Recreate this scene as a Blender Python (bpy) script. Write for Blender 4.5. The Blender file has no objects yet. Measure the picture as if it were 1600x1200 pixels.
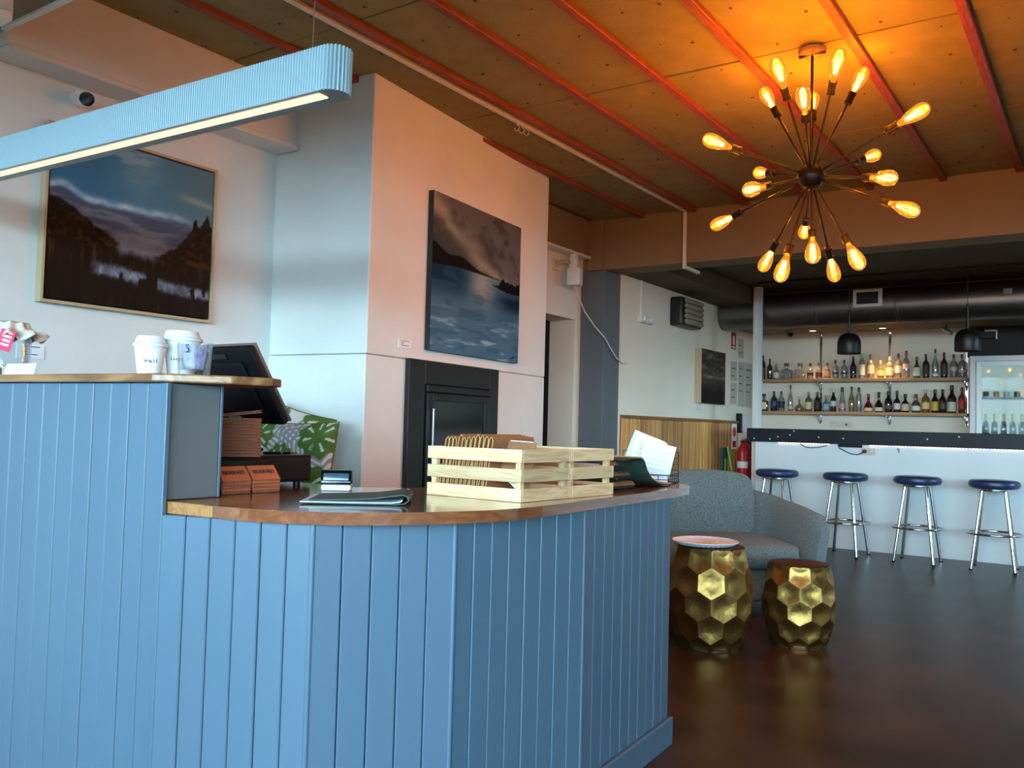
import bpy, bmesh, math, random
import numpy as np
from mathutils import Vector, Matrix

random.seed(7)
SC = bpy.context.scene
COL = SC.collection
R = math.radians

# ---------------------------------------------------------------- camera
cam_d = bpy.data.cameras.new('camera')
cam_d.sensor_width = 36.0
cam_d.lens = 36.0 * 1375.5 / 1600.0
cam_d.clip_start = 0.05
cam = bpy.data.objects.new('camera', cam_d)
COL.objects.link(cam)
_yaw, _pit, _rol = 0.600668, 0.0469, 0.025633
_w = Vector((-math.sin(_yaw) * math.cos(_pit), math.cos(_yaw) * math.cos(_pit), math.sin(_pit)))
_r = Vector((math.cos(_yaw), math.sin(_yaw), 0))
_u = _r.cross(_w)
_rr = math.cos(_rol) * _r + math.sin(_rol) * _u
_uu = -math.sin(_rol) * _r + math.cos(_rol) * _u
_m = Matrix((( _rr.x, _uu.x, -_w.x, 0), (_rr.y, _uu.y, -_w.y, 0), (_rr.z, _uu.z, -_w.z, 1.1), (0, 0, 0, 1)))
cam.matrix_world = _m
SC.camera = cam

# ---------------------------------------------------------------- view, world, daylight
SC.view_settings.view_transform = 'Standard'
SC.view_settings.look = 'None'
SC.view_settings.exposure = 0.0
SC.view_settings.gamma = 1.0
SC.view_settings.use_curve_mapping = False
SC.cycles.use_denoising = True
SC.cycles.max_bounces = 8
SC.cycles.diffuse_bounces = 4
SC.cycles.glossy_bounces = 4
SC.cycles.transparent_max_bounces = 16
SC.cycles.sample_clamp_indirect = 6.0
SC.cycles.caustics_reflective = False
SC.cycles.caustics_refractive = False

SKY = 39.0
wd = bpy.data.worlds.new('sky')
SC.world = wd
wd.use_nodes = True
nt = wd.node_tree
nt.nodes.clear()
wo = nt.nodes.new('ShaderNodeOutputWorld')
bg = nt.nodes.new('ShaderNodeBackground')
tc = nt.nodes.new('ShaderNodeTexCoord')
sp = nt.nodes.new('ShaderNodeSeparateXYZ')
rp = nt.nodes.new('ShaderNodeValToRGB')
rp.color_ramp.elements[0].position = 0.485
rp.color_ramp.elements[0].color = (0.022, 0.028, 0.03, 1)
rp.color_ramp.elements[1].position = 0.505
rp.color_ramp.elements[1].color = (0.53, 0.84, 1.0, 1)
mp = nt.nodes.new('ShaderNodeMath'); mp.operation = 'MULTIPLY_ADD'
mp.inputs[1].default_value = 0.5; mp.inputs[2].default_value = 0.5
nt.links.new(tc.outputs['Generated'], sp.inputs[0])
nt.links.new(sp.outputs['Z'], mp.inputs[0])
nt.links.new(mp.outputs[0], rp.inputs[0])
nt.links.new(rp.outputs[0], bg.inputs[0])
bg.inputs[1].default_value = SKY
nt.links.new(bg.outputs[0], wo.inputs[0])

WIN_BACK = [(-2.9, -1.3), (-1.2, 1.1), (1.2, 3.5), (3.6, 5.9), (6.0, 8.3)]      # window openings in the wall behind the camera (x ranges)
WIN_RIGHT = [(7.05, 8.45), (8.55, 9.95)]        # unseen right-hand window openings, added to light the bar and side wall (y ranges)
WZ0, WZ1 = 1.05, 2.55  # unseen sill set high to darken the lower counter and floor
def portal(name, loc, rot, sx, sy):
    l = bpy.data.lights.new(name, 'AREA')
    l.shape = 'RECTANGLE'; l.size = sx; l.size_y = sy
    l.cycles.is_portal = True
    o = bpy.data.objects.new(name, l); COL.objects.link(o)
    o.location = loc; o.rotation_euler = rot
for a, b in WIN_BACK:
    portal('window_portal', ((a + b) / 2, -3.72, (WZ0 + WZ1) / 2), (R(90), 0, 0), b - a, WZ1 - WZ0)
for a, b in WIN_RIGHT:
    portal('window_portal', (4.57, (a + b) / 2, (WZ0 + WZ1) / 2), (R(90), 0, R(90)), b - a, WZ1 - WZ0)

# ---------------------------------------------------------------- helpers
def lin(c):
    o = []
    for v in c[:3]:
        v = v / 255.0
        o.append(v / 12.92 if v <= 0.04045 else ((v + 0.055) / 1.055) ** 2.4)
    return (o[0], o[1], o[2], 1.0)

MATS = {}
def new_mat(name):
    m = bpy.data.materials.new(name)
    m.use_nodes = True
    n = m.node_tree.nodes; l = m.node_tree.links
    b = n['Principled BSDF']
    MATS[name] = m
    return m, n, l, b

def mat(name, col, rough=0.6, metal=0.0, noise=None, bump=None, emit=None, coat=0.0, spec=0.5, stretch=(1, 1, 1), col2=None, sheen=0.0):
    """principled material; noise=(scale, amount) mixes towards col2 (or darker), bump=(scale, strength)"""
    m, n, l, b = new_mat(name)
    b.inputs['Base Color'].default_value = lin(col)
    b.inputs['Roughness'].default_value = rough
    b.inputs['Metallic'].default_value = metal
    b.inputs['Specular IOR Level'].default_value = spec
    b.inputs['Coat Weight'].default_value = coat
    b.inputs['Coat Roughness'].default_value = 0.08
    b.inputs['Sheen Weight'].default_value = sheen
    if noise or bump:
        t = n.new('ShaderNodeTexCoord')
        mpn = n.new('ShaderNodeMapping'); mpn.inputs['Scale'].default_value = stretch
        l.new(t.outputs['Object'], mpn.inputs[0])
    if noise:
        nz = n.new('ShaderNodeTexNoise'); nz.inputs['Scale'].default_value = noise[0]; nz.inputs['Detail'].default_value = 5
        l.new(mpn.outputs[0], nz.inputs['Vector'])
        rmp = n.new('ShaderNodeValToRGB')
        rmp.color_ramp.elements[0].position = 0.35; rmp.color_ramp.elements[1].position = 0.68
        c1 = lin(col2) if col2 else tuple(x * (1 - noise[1]) for x in lin(col)[:3]) + (1,)
        rmp.color_ramp.elements[0].color = c1
        rmp.color_ramp.elements[1].color = lin(col)
        l.new(nz.outputs['Fac'], rmp.inputs[0])
        l.new(rmp.outputs[0], b.inputs['Base Color'])
    if bump:
        nb = n.new('ShaderNodeTexNoise'); nb.inputs['Scale'].default_value = bump[0]; nb.inputs['Detail'].default_value = 4
        l.new(mpn.outputs[0], nb.inputs['Vector'])
        bp = n.new('ShaderNodeBump'); bp.inputs['Strength'].default_value = bump[1]; bp.inputs['Distance'].default_value = 0.01
        l.new(nb.outputs['Fac'], bp.inputs['Height'])
        l.new(bp.outputs[0], b.inputs['Normal'])
    if emit:
        b.inputs['Emission Color'].default_value = lin(emit[0])
        b.inputs['Emission Strength'].default_value = emit[1]
    return m

def wood(name, c1, c2, c3=None, axis=0, scale=6.0, rough=0.4, coat=0.0, dist=3.0, var=(0.78, 1.15), rings=9.0):
    """grain running along the given object axis"""
    m, n, l, b = new_mat(name)
    t = n.new('ShaderNodeTexCoord')
    mpn = n.new('ShaderNodeMapping')
    s = [scale] * 3; s[axis] = scale * 0.09
    mpn.inputs['Scale'].default_value = s
    l.new(t.outputs['Object'], mpn.inputs[0])
    oi = n.new('ShaderNodeObjectInfo')
    ad = n.new('ShaderNodeVectorMath'); ad.operation = 'ADD'
    mu = n.new('ShaderNodeMath'); mu.operation = 'MULTIPLY'; mu.inputs[1].default_value = 37.0
    l.new(oi.outputs['Random'], mu.inputs[0])
    l.new(mpn.outputs[0], ad.inputs[0]); l.new(mu.outputs[0], ad.inputs[1])
    nz = n.new('ShaderNodeTexNoise'); nz.inputs['Scale'].default_value = 2.2; nz.inputs['Detail'].default_value = 6
    nz.inputs['Distortion'].default_value = dist * 0.4
    l.new(ad.outputs[0], nz.inputs['Vector'])
    wv = n.new('ShaderNodeMath'); wv.operation = 'MULTIPLY'; wv.inputs[1].default_value = rings
    l.new(nz.outputs['Fac'], wv.inputs[0])
    fr = n.new('ShaderNodeMath'); fr.operation = 'PINGPONG'; fr.inputs[1].default_value = 1.0
    l.new(wv.outputs[0], fr.inputs[0])
    rmp = n.new('ShaderNodeValToRGB')
    rmp.color_ramp.elements[0].color = lin(c2); rmp.color_ramp.elements[1].color = lin(c1)
    rmp.color_ramp.elements[0].position = 0.05; rmp.color_ramp.elements[1].position = 0.75
    if c3:
        e = rmp.color_ramp.elements.new(0.92); e.color = lin(c3)
    l.new(fr.outputs[0], rmp.inputs[0])
    hs = n.new('ShaderNodeHueSaturation')
    vr = n.new('ShaderNodeMapRange'); vr.inputs['To Min'].default_value = var[0]; vr.inputs['To Max'].default_value = var[1]
    l.new(oi.outputs['Random'], vr.inputs['Value'])
    l.new(vr.outputs[0], hs.inputs['Value'])
    l.new(rmp.outputs[0], hs.inputs['Color'])
    l.new(hs.outputs[0], b.inputs['Base Color'])
    b.inputs['Roughness'].default_value = rough
    b.inputs['Coat Weight'].default_value = coat
    b.inputs['Coat Roughness'].default_value = 0.12
    bp = n.new('ShaderNodeBump'); bp.inputs['Strength'].default_value = 0.12; bp.inputs['Distance'].default_value = 0.004
    l.new(nz.outputs['Fac'], bp.inputs['Height']); l.new(bp.outputs[0], b.inputs['Normal'])
    return m

def clearish(name, tint, transp=0.6, gloss=0.15, rough=0.05, dif=None, emit=0.0, fk=1.0):
    """cheap glass: tinted transparent + diffuse body + glossy coat"""
    m = bpy.data.materials.new(name); m.use_nodes = True
    n = m.node_tree.nodes; l = m.node_tree.links; n.clear()
    o = n.new('ShaderNodeOutputMaterial')
    tr = n.new('ShaderNodeBsdfTransparent'); tr.inputs[0].default_value = lin(tint)
    df = n.new('ShaderNodeBsdfDiffuse'); df.inputs[0].default_value = lin(dif or tint)
    gl = n.new('ShaderNodeBsdfGlossy'); gl.inputs['Roughness'].default_value = rough
    m1 = n.new('ShaderNodeMixShader'); m1.inputs[0].default_value = transp
    l.new(df.outputs[0], m1.inputs[1]); l.new(tr.outputs[0], m1.inputs[2])
    fr = n.new('ShaderNodeFresnel'); fr.inputs[0].default_value = 1.45
    mx = n.new('ShaderNodeMath'); mx.operation = 'MULTIPLY_ADD'; mx.use_clamp = True; mx.inputs[1].default_value = fk; mx.inputs[2].default_value = gloss * 0.4
    l.new(fr.outputs[0], mx.inputs[0])
    m2 = n.new('ShaderNodeMixShader')
    l.new(mx.outputs[0], m2.inputs[0]); l.new(m1.outputs[0], m2.inputs[1]); l.new(gl.outputs[0], m2.inputs[2])
    out = m2
    if emit:
        em = n.new('ShaderNodeEmission'); em.inputs[0].default_value = lin(tint); em.inputs[1].default_value = emit
        a = n.new('ShaderNodeAddShader'); l.new(m2.outputs[0], a.inputs[0]); l.new(em.outputs[0], a.inputs[1]); out = a
    l.new(out.outputs[0], o.inputs[0])
    MATS[name] = m
    return m

def emitter(name, col, s):
    m = bpy.data.materials.new(name); m.use_nodes = True
    n = m.node_tree.nodes; l = m.node_tree.links; n.clear()
    o = n.new('ShaderNodeOutputMaterial'); e = n.new('ShaderNodeEmission')
    e.inputs[0].default_value = lin(col); e.inputs[1].default_value = s
    l.new(e.outputs[0], o.inputs[0]); MATS[name] = m
    return m

class MB:
    def __init__(s):
        s.bm = bmesh.new()
    def _bev(s, vs, w, seg=1):
        if w <= 0: return
        vs = set(vs)
        ed = [e for e in s.bm.edges if e.verts[0] in vs and e.verts[1] in vs]
        bmesh.ops.bevel(s.bm, geom=ed, offset=w, segments=seg, affect='EDGES', profile=0.5, clamp_overlap=True)
    def box(s, x0, x1, y0, y1, z0, z1, bev=0, seg=1, M=None):
        co = [(x0, y0, z0), (x1, y0, z0), (x1, y1, z0), (x0, y1, z0), (x0, y0, z1), (x1, y0, z1), (x1, y1, z1), (x0, y1, z1)]
        if M is not None: co = [M @ Vector(c) for c in co]
        v = [s.bm.verts.new(c) for c in co]
        for f in ((0, 3, 2, 1), (4, 5, 6, 7), (0, 1, 5, 4), (1, 2, 6, 5), (2, 3, 7, 6), (3, 0, 4, 7)):
            s.bm.faces.new([v[i] for i in f])
        s._bev(v, bev, seg)
        return s
    def prism(s, poly, z0, z1, bev=0, seg=1, M=None):
        T = (lambda c: M @ Vector(c)) if M is not None else (lambda c: c)
        a = [s.bm.verts.new(T((p[0], p[1], z0))) for p in poly]
        b = [s.bm.verts.new(T((p[0], p[1], z1))) for p in poly]
        n = len(poly)
        s.bm.faces.new(a[::-1]); s.bm.faces.new(b)
        for i in range(n):
            s.bm.faces.new((a[i], a[(i + 1) % n], b[(i + 1) % n], b[i]))
        s._bev(a + b, bev, seg)
        return s
    def lathe(s, prof, n=24, M=None, caps=True):
        T = (lambda c: M @ Vector(c)) if M is not None else (lambda c: c)
        rings = []
        for r, z in prof:
            if r < 1e-5:
                rings.append([s.bm.verts.new(T((0, 0, z)))])
            else:
                rings.append([s.bm.verts.new(T((r * math.cos(2 * math.pi * i / n), r * math.sin(2 * math.pi * i / n), z))) for i in range(n)])
        for a, b in zip(rings, rings[1:]):
            for i in range(n):
                j = (i + 1) % n
                if len(a) == 1 and len(b) == 1: continue
                if len(a) == 1: s.bm.faces.new((a[0], b[j], b[i]))
                elif len(b) == 1: s.bm.faces.new((a[i], a[j], b[0]))
                else: s.bm.faces.new((a[i], a[j], b[j], b[i]))
        if caps:
            if len(rings[0]) > 1: s.bm.faces.new(rings[0][::-1])
            if len(rings[-1]) > 1: s.bm.faces.new(rings[-1])
        return s
    def cyl(s, p0, p1, r0, r1=None, n=16, caps=True):
        p0 = Vector(p0); p1 = Vector(p1); d = p1 - p0
        q = Vector((0, 0, 1)).rotation_difference(d.normalized())
        M = Matrix.Translation(p0) @ q.to_matrix().to_4x4()
        return s.lathe([(r0, 0), (r0 if r1 is None else r1, d.length)], n, M, caps)
    def tube(s, pts, r, n=8, closed=False):
        pts = [Vector(p) for p in pts]; N = len(pts); rings = []; up = None
        for i, p in enumerate(pts):
            if closed: t = (pts[(i + 1) % N] - pts[i - 1]).normalized()
            else: t = (pts[min(i + 1, N - 1)] - pts[max(i - 1, 0)]).normalized()
            if up is None:
                up = Vector((0, 0, 1)) if abs(t.z) < 0.9 else Vector((1, 0, 0))
            a = t.cross(up).normalized(); up = a.cross(t).normalized()
            rings.append([s.bm.verts.new(p + r * (math.cos(2 * math.pi * k / n) * a + math.sin(2 * math.pi * k / n) * up)) for k in range(n)])
        for i in range(N if closed else N - 1):
            a = rings[i]; b = rings[(i + 1) % N]
            for k in range(n):
                s.bm.faces.new((a[k], a[(k + 1) % n], b[(k + 1) % n], b[k]))
        if not closed:
            s.bm.faces.new(rings[0][::-1]); s.bm.faces.new(rings[-1])
        return s
    def sheet(s, f, nu, nv, thick=0.0):
        """surface f(u,v); thick>0 closes it into a slab along z"""
        def layer(dz):
            return [[s.bm.verts.new(Vector(f(i / nu, j / nv)) + Vector(dz)) for i in range(nu + 1)] for j in range(nv + 1)]
        a = layer((0, 0, 0))
        for j in range(nv):
            for i in range(nu):
                s.bm.faces.new((a[j][i], a[j][i + 1], a[j + 1][i + 1], a[j + 1][i]))
        return s
    def build(s, name, m, parent=None, smooth=False, ang=38, solid=0.0):
        bmesh.ops.recalc_face_normals(s.bm, faces=s.bm.faces[:])
        me = bpy.data.meshes.new(name)
        s.bm.to_mesh(me); s.bm.free()
        if smooth:
            for p in me.polygons: p.use_smooth = True
            me.set_sharp_from_angle(angle=R(ang))
        me.materials.append(MATS[m] if isinstance(m, str) else m)
        o = bpy.data.objects.new(name, me)
        COL.objects.link(o)
        o.parent = parent
        if solid:
            md = o.modifiers.new('thickness', 'SOLIDIFY'); md.thickness = solid; md.offset = 0
        return o

def tag(o, label, cat, group=None):
    o['label'] = label; o['category'] = cat
    if group: o['group'] = group
    return o
def thing(name, label, cat, loc=(0, 0, 0), rz=0.0, group=None, rot=None):
    o = bpy.data.objects.new(name, None); COL.objects.link(o)
    o.location = loc; o.rotation_euler = rot if rot else (0, 0, rz)
    o.empty_display_size = 0.05
    return tag(o, label, cat, group)
def struct(o):
    o['kind'] = 'structure'
    return o
def text(name, body, size, m, parent, M, extrude=0.0004):
    c = bpy.data.curves.new(name, 'FONT'); c.body = body; c.size = size; c.extrude = extrude
    c.align_x = 'CENTER'; c.align_y = 'CENTER'
    c.materials.append(MATS[m])
    tmp = bpy.data.objects.new(name, c)
    COL.objects.link(tmp)
    me = bpy.data.meshes.new_from_object(tmp.evaluated_get(bpy.context.evaluated_depsgraph_get()))
    bpy.data.objects.remove(tmp); me.name = name
    o = bpy.data.objects.new(name, me); COL.objects.link(o); o.parent = parent
    o.matrix_local = M
    return o
def copy_tree(o, parent=None):
    c = o.copy(); COL.objects.link(c); c.parent = parent
    for ch in list(o.children): copy_tree(ch, c)
    return c
def child_copy(o, parent, loc):
    c = o.copy(); COL.objects.link(c); c.parent = parent; c.location = loc
    return c

def vnoise(u, v, seed=0):
    rs = np.random.RandomState(seed); G = rs.rand(64, 64)
    x = np.floor(u).astype(int); y = np.floor(v).astype(int); fx = u - x; fy = v - y
    fx = fx * fx * (3 - 2 * fx); fy = fy * fy * (3 - 2 * fy)
    g = lambda a, b: G[b % 64, a % 64]
    return (g(x, y) * (1 - fx) + g(x + 1, y) * fx) * (1 - fy) + (g(x, y + 1) * (1 - fx) + g(x + 1, y + 1) * fx) * fy
def fbm(u, v, su, sv, seed=0, octv=4):
    a = 0; w = 0.5; t = 0
    for k in range(octv):
        a = a + w * vnoise(u * su * 2 ** k + 5, v * sv * 2 ** k + 5, seed + k); t += w; w *= 0.55
    return a / t
def smooth(a, b, x):
    t = np.clip((x - a) / (b - a), 0, 1); return t * t * (3 - 2 * t)
def mixc(c, d, t):
    return c * (1 - t[..., None]) + np.array(d, float) * t[..., None]

def paint_mat(name, rough=0.55, bump=0.0):
    m, n, l, b = new_mat(name)
    a = n.new('ShaderNodeVertexColor'); a.layer_name = 'paint'
    l.new(a.outputs[0], b.inputs['Base Color'])
    b.inputs['Roughness'].default_value = rough
    b.inputs['Specular IOR Level'].default_value = 0.12
    if bump:
        nb = n.new('ShaderNodeTexNoise'); nb.inputs['Scale'].default_value = 90
        bp = n.new('ShaderNodeBump'); bp.inputs['Strength'].default_value = bump; bp.inputs['Distance'].default_value = 0.003
        t = n.new('ShaderNodeTexCoord'); l.new(t.outputs['Object'], nb.inputs['Vector'])
        l.new(nb.outputs['Fac'], bp.inputs['Height']); l.new(bp.outputs[0], b.inputs['Normal'])
    return m
def painted(name, posf, colf, nu, nv, m, parent):
    """grid mesh posf(u,v)->xyz arrays with colours colf(u,v) (sRGB 0..255) stored per vertex"""
    u, v = np.meshgrid(np.linspace(0, 1, nu + 1), np.linspace(0, 1, nv + 1))
    P = np.stack(posf(u, v), -1).reshape(-1, 3)
    c = np.clip(colf(u, v), 0, 255).reshape(-1, 3) / 255.0
    c = np.where(c <= 0.04045, c / 12.92, ((c + 0.055) / 1.055) ** 2.4)
    idx = np.arange((nu + 1) * (nv + 1)).reshape(nv + 1, nu + 1)
    F = np.stack([idx[:-1, :-1], idx[:-1, 1:], idx[1:, 1:], idx[1:, :-1]], -1).reshape(-1, 4)
    me = bpy.data.meshes.new(name)
    me.from_pydata(P.tolist(), [], F.tolist())
    ca = me.color_attributes.new('paint', 'FLOAT_COLOR', 'POINT')
    ca.data.foreach_set('color', np.concatenate([c, np.ones((len(c), 1))], 1).astype(np.float32).ravel())
    me.materials.append(MATS[m])
    for p in me.polygons: p.use_smooth = True
    o = bpy.data.objects.new(name, me); COL.objects.link(o); o.parent = parent
    return o

# ---------------------------------------------------------------- materials
mat('floor', (72, 50, 38), 0.32, noise=(2.2, 0.6), bump=(5.0, 0.06), spec=0.24)
mat('wall_white', (228, 229, 228), 0.75, bump=(9, 0.25), noise=(2.5, 0.07))
def add_blocks(name):
    m = MATS[name]; n = m.node_tree.nodes; l = m.node_tree.links; b = n['Principled BSDF']
    t = n.new('ShaderNodeTexCoord'); sx = n.new('ShaderNodeSeparateXYZ'); l.new(t.outputs['Object'], sx.inputs[0])
    ad = n.new('ShaderNodeMath'); l.new(sx.outputs['X'], ad.inputs[0]); l.new(sx.outputs['Y'], ad.inputs[1])
    cb_ = n.new('ShaderNodeCombineXYZ'); l.new(ad.outputs[0], cb_.inputs[0]); l.new(sx.outputs['Z'], cb_.inputs[1])
    br = n.new('ShaderNodeTexBrick'); br.inputs['Scale'].default_value = 1.0
    br.inputs['Brick Width'].default_value = 0.6; br.inputs['Row Height'].default_value = 0.3
    br.inputs['Mortar Size'].default_value = 0.004; br.inputs['Mortar Smooth'].default_value = 0.6
    l.new(cb_.outputs[0], br.inputs['Vector'])
    old = b.inputs['Normal'].links[0].from_node
    bp = n.new('ShaderNodeBump'); bp.invert = True; bp.inputs['Strength'].default_value = 0.10; bp.inputs['Distance'].default_value = 0.006
    l.new(br.outputs['Fac'], bp.inputs['Height']); l.new(old.outputs[0], bp.inputs['Normal']); l.new(bp.outputs[0], b.inputs['Normal'])
add_blocks('wall_white')
mat('wall_paint', (240, 228, 210), 0.8, bump=(60, 0.15), noise=(1.2, 0.10))
mat('bar_paint', (228, 236, 240), 0.6, noise=(2.0, 0.08), bump=(30, 0.1))
mat('strawboard', (150, 136, 88), 0.9, noise=(9, 0.16), bump=(70, 0.35))
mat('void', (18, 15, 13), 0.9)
mat('dimple_dark', (84, 68, 46), 0.8)
wood('batten', (158, 72, 34), (126, 54, 24), axis=1, scale=14, rough=0.5)
mat('fascia', (142, 118, 84), 0.75, noise=(1.5, 0.08))
mat('dark_ceiling', (92, 74, 54), 0.85, noise=(2, 0.15))
mat('column_grey', (98, 104, 110), 0.7, noise=(1.5, 0.08))
mat('white_trim', (226, 222, 216), 0.5)
wood('pine', (222, 164, 98), (200, 136, 74), axis=2, scale=4, rough=0.5, var=(0.55, 1.15))
wood('pine_rail', (150, 104, 60), (120, 80, 44), axis=1, scale=9, rough=0.5)
mat('blue_paint', (82, 106, 128), 0.42, noise=(3.0, 0.07), bump=(14, 0.10), stretch=(1, 1, 0.35))
mat('blue_dark', (66, 84, 102), 0.8)
mat('grey_panel', (104, 108, 112), 0.45)
wood('worktop', (150, 84, 44), (118, 62, 32), c3=(164, 98, 54), axis=1, scale=13, dist=0.8, rings=4.0, rough=0.2, coat=0.9)
wood('worktop_light', (186, 128, 70), (160, 104, 54), axis=1, scale=8, rough=0.35, coat=0.4)
wood('shelf_top', (150, 104, 62), (112, 70, 38), axis=0, scale=10, rings=5.0, rough=0.4, coat=0.2)
wood('shelf_oak', (186, 142, 96), (160, 116, 74), axis=0, scale=8, rough=0.5)
wood('crate_pine', (226, 190, 148), (208, 164, 120), axis=1, scale=14, rough=0.55)
wood('crate_pine_x', (226, 192, 152), (210, 170, 126), axis=0, scale=14, rough=0.55)
mat('black_metal', (18, 18, 19), 0.42)
mat('black_gloss', (12, 13, 15), 0.12)
mat('black_plastic', (15, 17, 20), 0.5, spec=0.3)
mat('black_board', (34, 38, 44), 0.45, noise=(3, 0.25), spec=0.2)
mat('bronze', (34, 25, 20), 0.34, metal=0.6)
mat('copper_socket', (120, 74, 48), 0.25, metal=1.0)
mat('chrome', (210, 212, 215), 0.12, metal=1.0)
mat('duct', (128, 124, 118), 0.38, metal=0.9, noise=(3, 0.25))
mat('navy_vinyl', (34, 52, 92), 0.35, bump=(120, 0.05))
mat('fabric', (116, 142, 148), 0.95, noise=(110, 0.62), bump=(320, 0.5), stretch=(1, 1, 2.2), sheen=0.2)
mat('gold', (160, 127, 72), 0.40, metal=1.0, noise=(26, 0.18), bump=(38, 0.22))
mat('gold_top', (96, 60, 42), 0.45, metal=0.5, noise=(30, 0.25))
mat('tray_white', (206, 220, 238), 0.6)
mat('lamp_blue', (158, 182, 194), 0.45)
mat('plastic_white', (232, 234, 236), 0.4)
mat('paper', (236, 238, 244), 0.8)
mat('paper_grey', (208, 212, 220), 0.8)
mat('ink', (36, 34, 36), 0.8)
mat('ink_faint', (176, 182, 194), 0.8)
mat('cup_white', (240, 240, 238), 0.5)
mat('cup_lid', (228, 232, 238), 0.35)
mat('cable_white', (214, 206, 198), 0.5)
mat('cable_dark', (60, 44, 40), 0.5)
mat('copper', (206, 152, 122), 0.28, metal=0.7, noise=(20, 0.15), stretch=(1, 8, 1))
mat('leather_tan', (164, 78, 38), 0.55, noise=(60, 0.15), bump=(150, 0.15))
mat('brown_card', (150, 98, 64), 0.6, noise=(40, 0.18))
mat('brown_edge', (196, 146, 92), 0.6)
mat('green_leather', (54, 76, 70), 0.62, noise=(40, 0.2), bump=(140, 0.2))
mat('menu_page', (206, 220, 236), 0.7)
mat('wire_black', (16, 16, 17), 0.4)
mat('frame_wood', (188, 164, 132), 0.55)
mat('frame_dark', (22, 22, 24), 0.6)
mat('stainless', (200, 200, 198), 0.35, metal=0.7)
mat('fridge_white', (224, 222, 218), 0.45)
mat('fridge_dark', (30, 34, 34), 0.5)
mat('red', (190, 30, 36), 0.4)
mat('pink', (232, 52, 110), 0.5)
mat('green_tool', (90, 170, 60), 0.5)
mat('piping_green', (78, 104, 52), 0.9)
mat('cloth_beige', (226, 210, 196), 0.9, noise=(60, 0.1))
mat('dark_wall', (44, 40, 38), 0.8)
mat('silver', (176, 178, 182), 0.3, metal=0.9)
mat('bezel_brown', (112, 92, 86), 0.4)
mat('canopy', (120, 92, 64), 0.5)
mat('paper_old', (190, 180, 168), 0.8)
mat('screen_grey', (62, 84, 104), 0.2)
mat('note_purple', (150, 130, 176), 0.6, noise=(50, 0.25), col2=(196, 186, 220))
mat('note_blue', (110, 150, 190), 0.6, noise=(40, 0.2))
mat('louvre', (150, 138, 124), 0.6)
mat('biscuit', (176, 128, 80), 0.8, noise=(60, 0.4))
mat('fabric_bench', (70, 76, 80), 0.9)
paint_mat('canvas_paint', 0.55, 0.12)
paint_mat('cushion_print', 0.9, 0.25)
clearish('clear_glass', (246, 250, 252), 0.975, 0.0, fk=0.5)
clearish('bulb_glass', (255, 186, 84), 0.93, 0.05, 0.04, emit=0.22)
clearish('dark_pane', (40, 44, 46), 0.45, 0.25, 0.03, dif=(10, 10, 11))
clearish('fridge_pane', (240, 248, 248), 0.985, 0.0, 0.02, fk=0.12)
emitter('filament', (255, 214, 140), 40.0)
emitter('strip_light', (255, 226, 196), 1.35)
emitter('led_warm', (255, 226, 186), 3.0)
emitter('led_lilac', (206, 190, 255), 2.4)
emitter('downlight', (255, 226, 170), 7.0)
emitter('fridge_glow', (222, 244, 240), 0.5)
emitter('corridor_lamp', (255, 190, 90), 4.0)

# ================================================================ THE SHELL
XL, XR, YB, YF = -3.72, 8.4, -3.65, 10.30
ZC = 2.86
struct(MB().box(-5.4, XR + 0.3, YB - 0.3, YF + 0.3, -0.12, 0.0).build('floor', 'floor'))

# main ceiling: backing slab, strawboard panels between timber battens
ceil = struct(MB().box(-4.0, XR, YB, 6.55, ZC + 0.02, ZC + 0.12).build('ceiling', 'void'))
BAT = [-3.205, -2.745, -2.32, -1.868, -1.42, -0.952, -0.5, -0.04, 0.41]
JY = [1.45, 2.722, 3.985, 5.262, 6.52]
xs = [-3.66] + BAT + [0.86]
for i in range(len(xs) - 1):
    for j in range(len(JY) - 1):
        x0, x1, y0, y1 = xs[i] + 0.004, xs[i + 1] - 0.004, JY[j] + random.uniform(.002, .007), JY[j + 1] - random.uniform(.002, .007)
        dz = random.uniform(-0.004, 0.004)
        MB().box(x0, x1, y0, y1, ZC + dz, ZC + 0.02, 0.003).build('panel', 'strawboard', ceil)
MB().box(-4.0, XR, YB, 1.446, ZC, ZC + 0.02).build('panel', 'strawboard', ceil)
MB().box(0.864, XR, 1.45, 6.52, ZC, ZC + 0.02).build('panel', 'strawboard', ceil)
for x in BAT:
    MB().box(x - 0.022, x + 0.022, YB + 0.3, 6.515, ZC - 0.028, ZC - 0.001, 0.003).build('batten', 'batten', ceil)
nb = MB()  # nail dimples as small cones, their dark colour standing for shade in the dents
for i in range(len(xs) - 1):
    for c in (0.3, 0.72):
        x = xs[i] * (1 - c) + xs[i + 1] * c
        y = 1.7 + random.uniform(0, .2)
        while y < 6.45:
            xx = x + random.uniform(-.03, .03); rr = random.uniform(.004, .010)
            nb.lathe([(rr, 0), (rr * .7, -.004), (0, -.005)], 8, Matrix.Translation((xx, y, ZC - 0.003)), caps=False)
            y += random.uniform(.32, .46)
nh = nb.build('nail_dimples', 'dimple_dark', ceil); nh['kind'] = 'stuff'

# fascia beam, bar ceiling, soffit over the back bar
struct(MB().box(-3.76, XR, 6.52, 6.78, 2.43, ZC + 0.1, 0.004).build('trim_1', 'fascia'))
struct(MB().box(-3.80, XR, 6.78, 9.45, 2.60, 2.70).build('ceiling_bar', 'dark_ceiling'))
struct(MB().box(-3.54, -3.12, 6.781, 9.2, 2.435, 2.599, 0.004).build('trim_2', 'dark_ceiling'))
struct(MB().box(-3.54, XR, 9.45, 10.32, 2.25, 2.70, 0.003).build('trim_3', 'fascia'))

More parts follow.
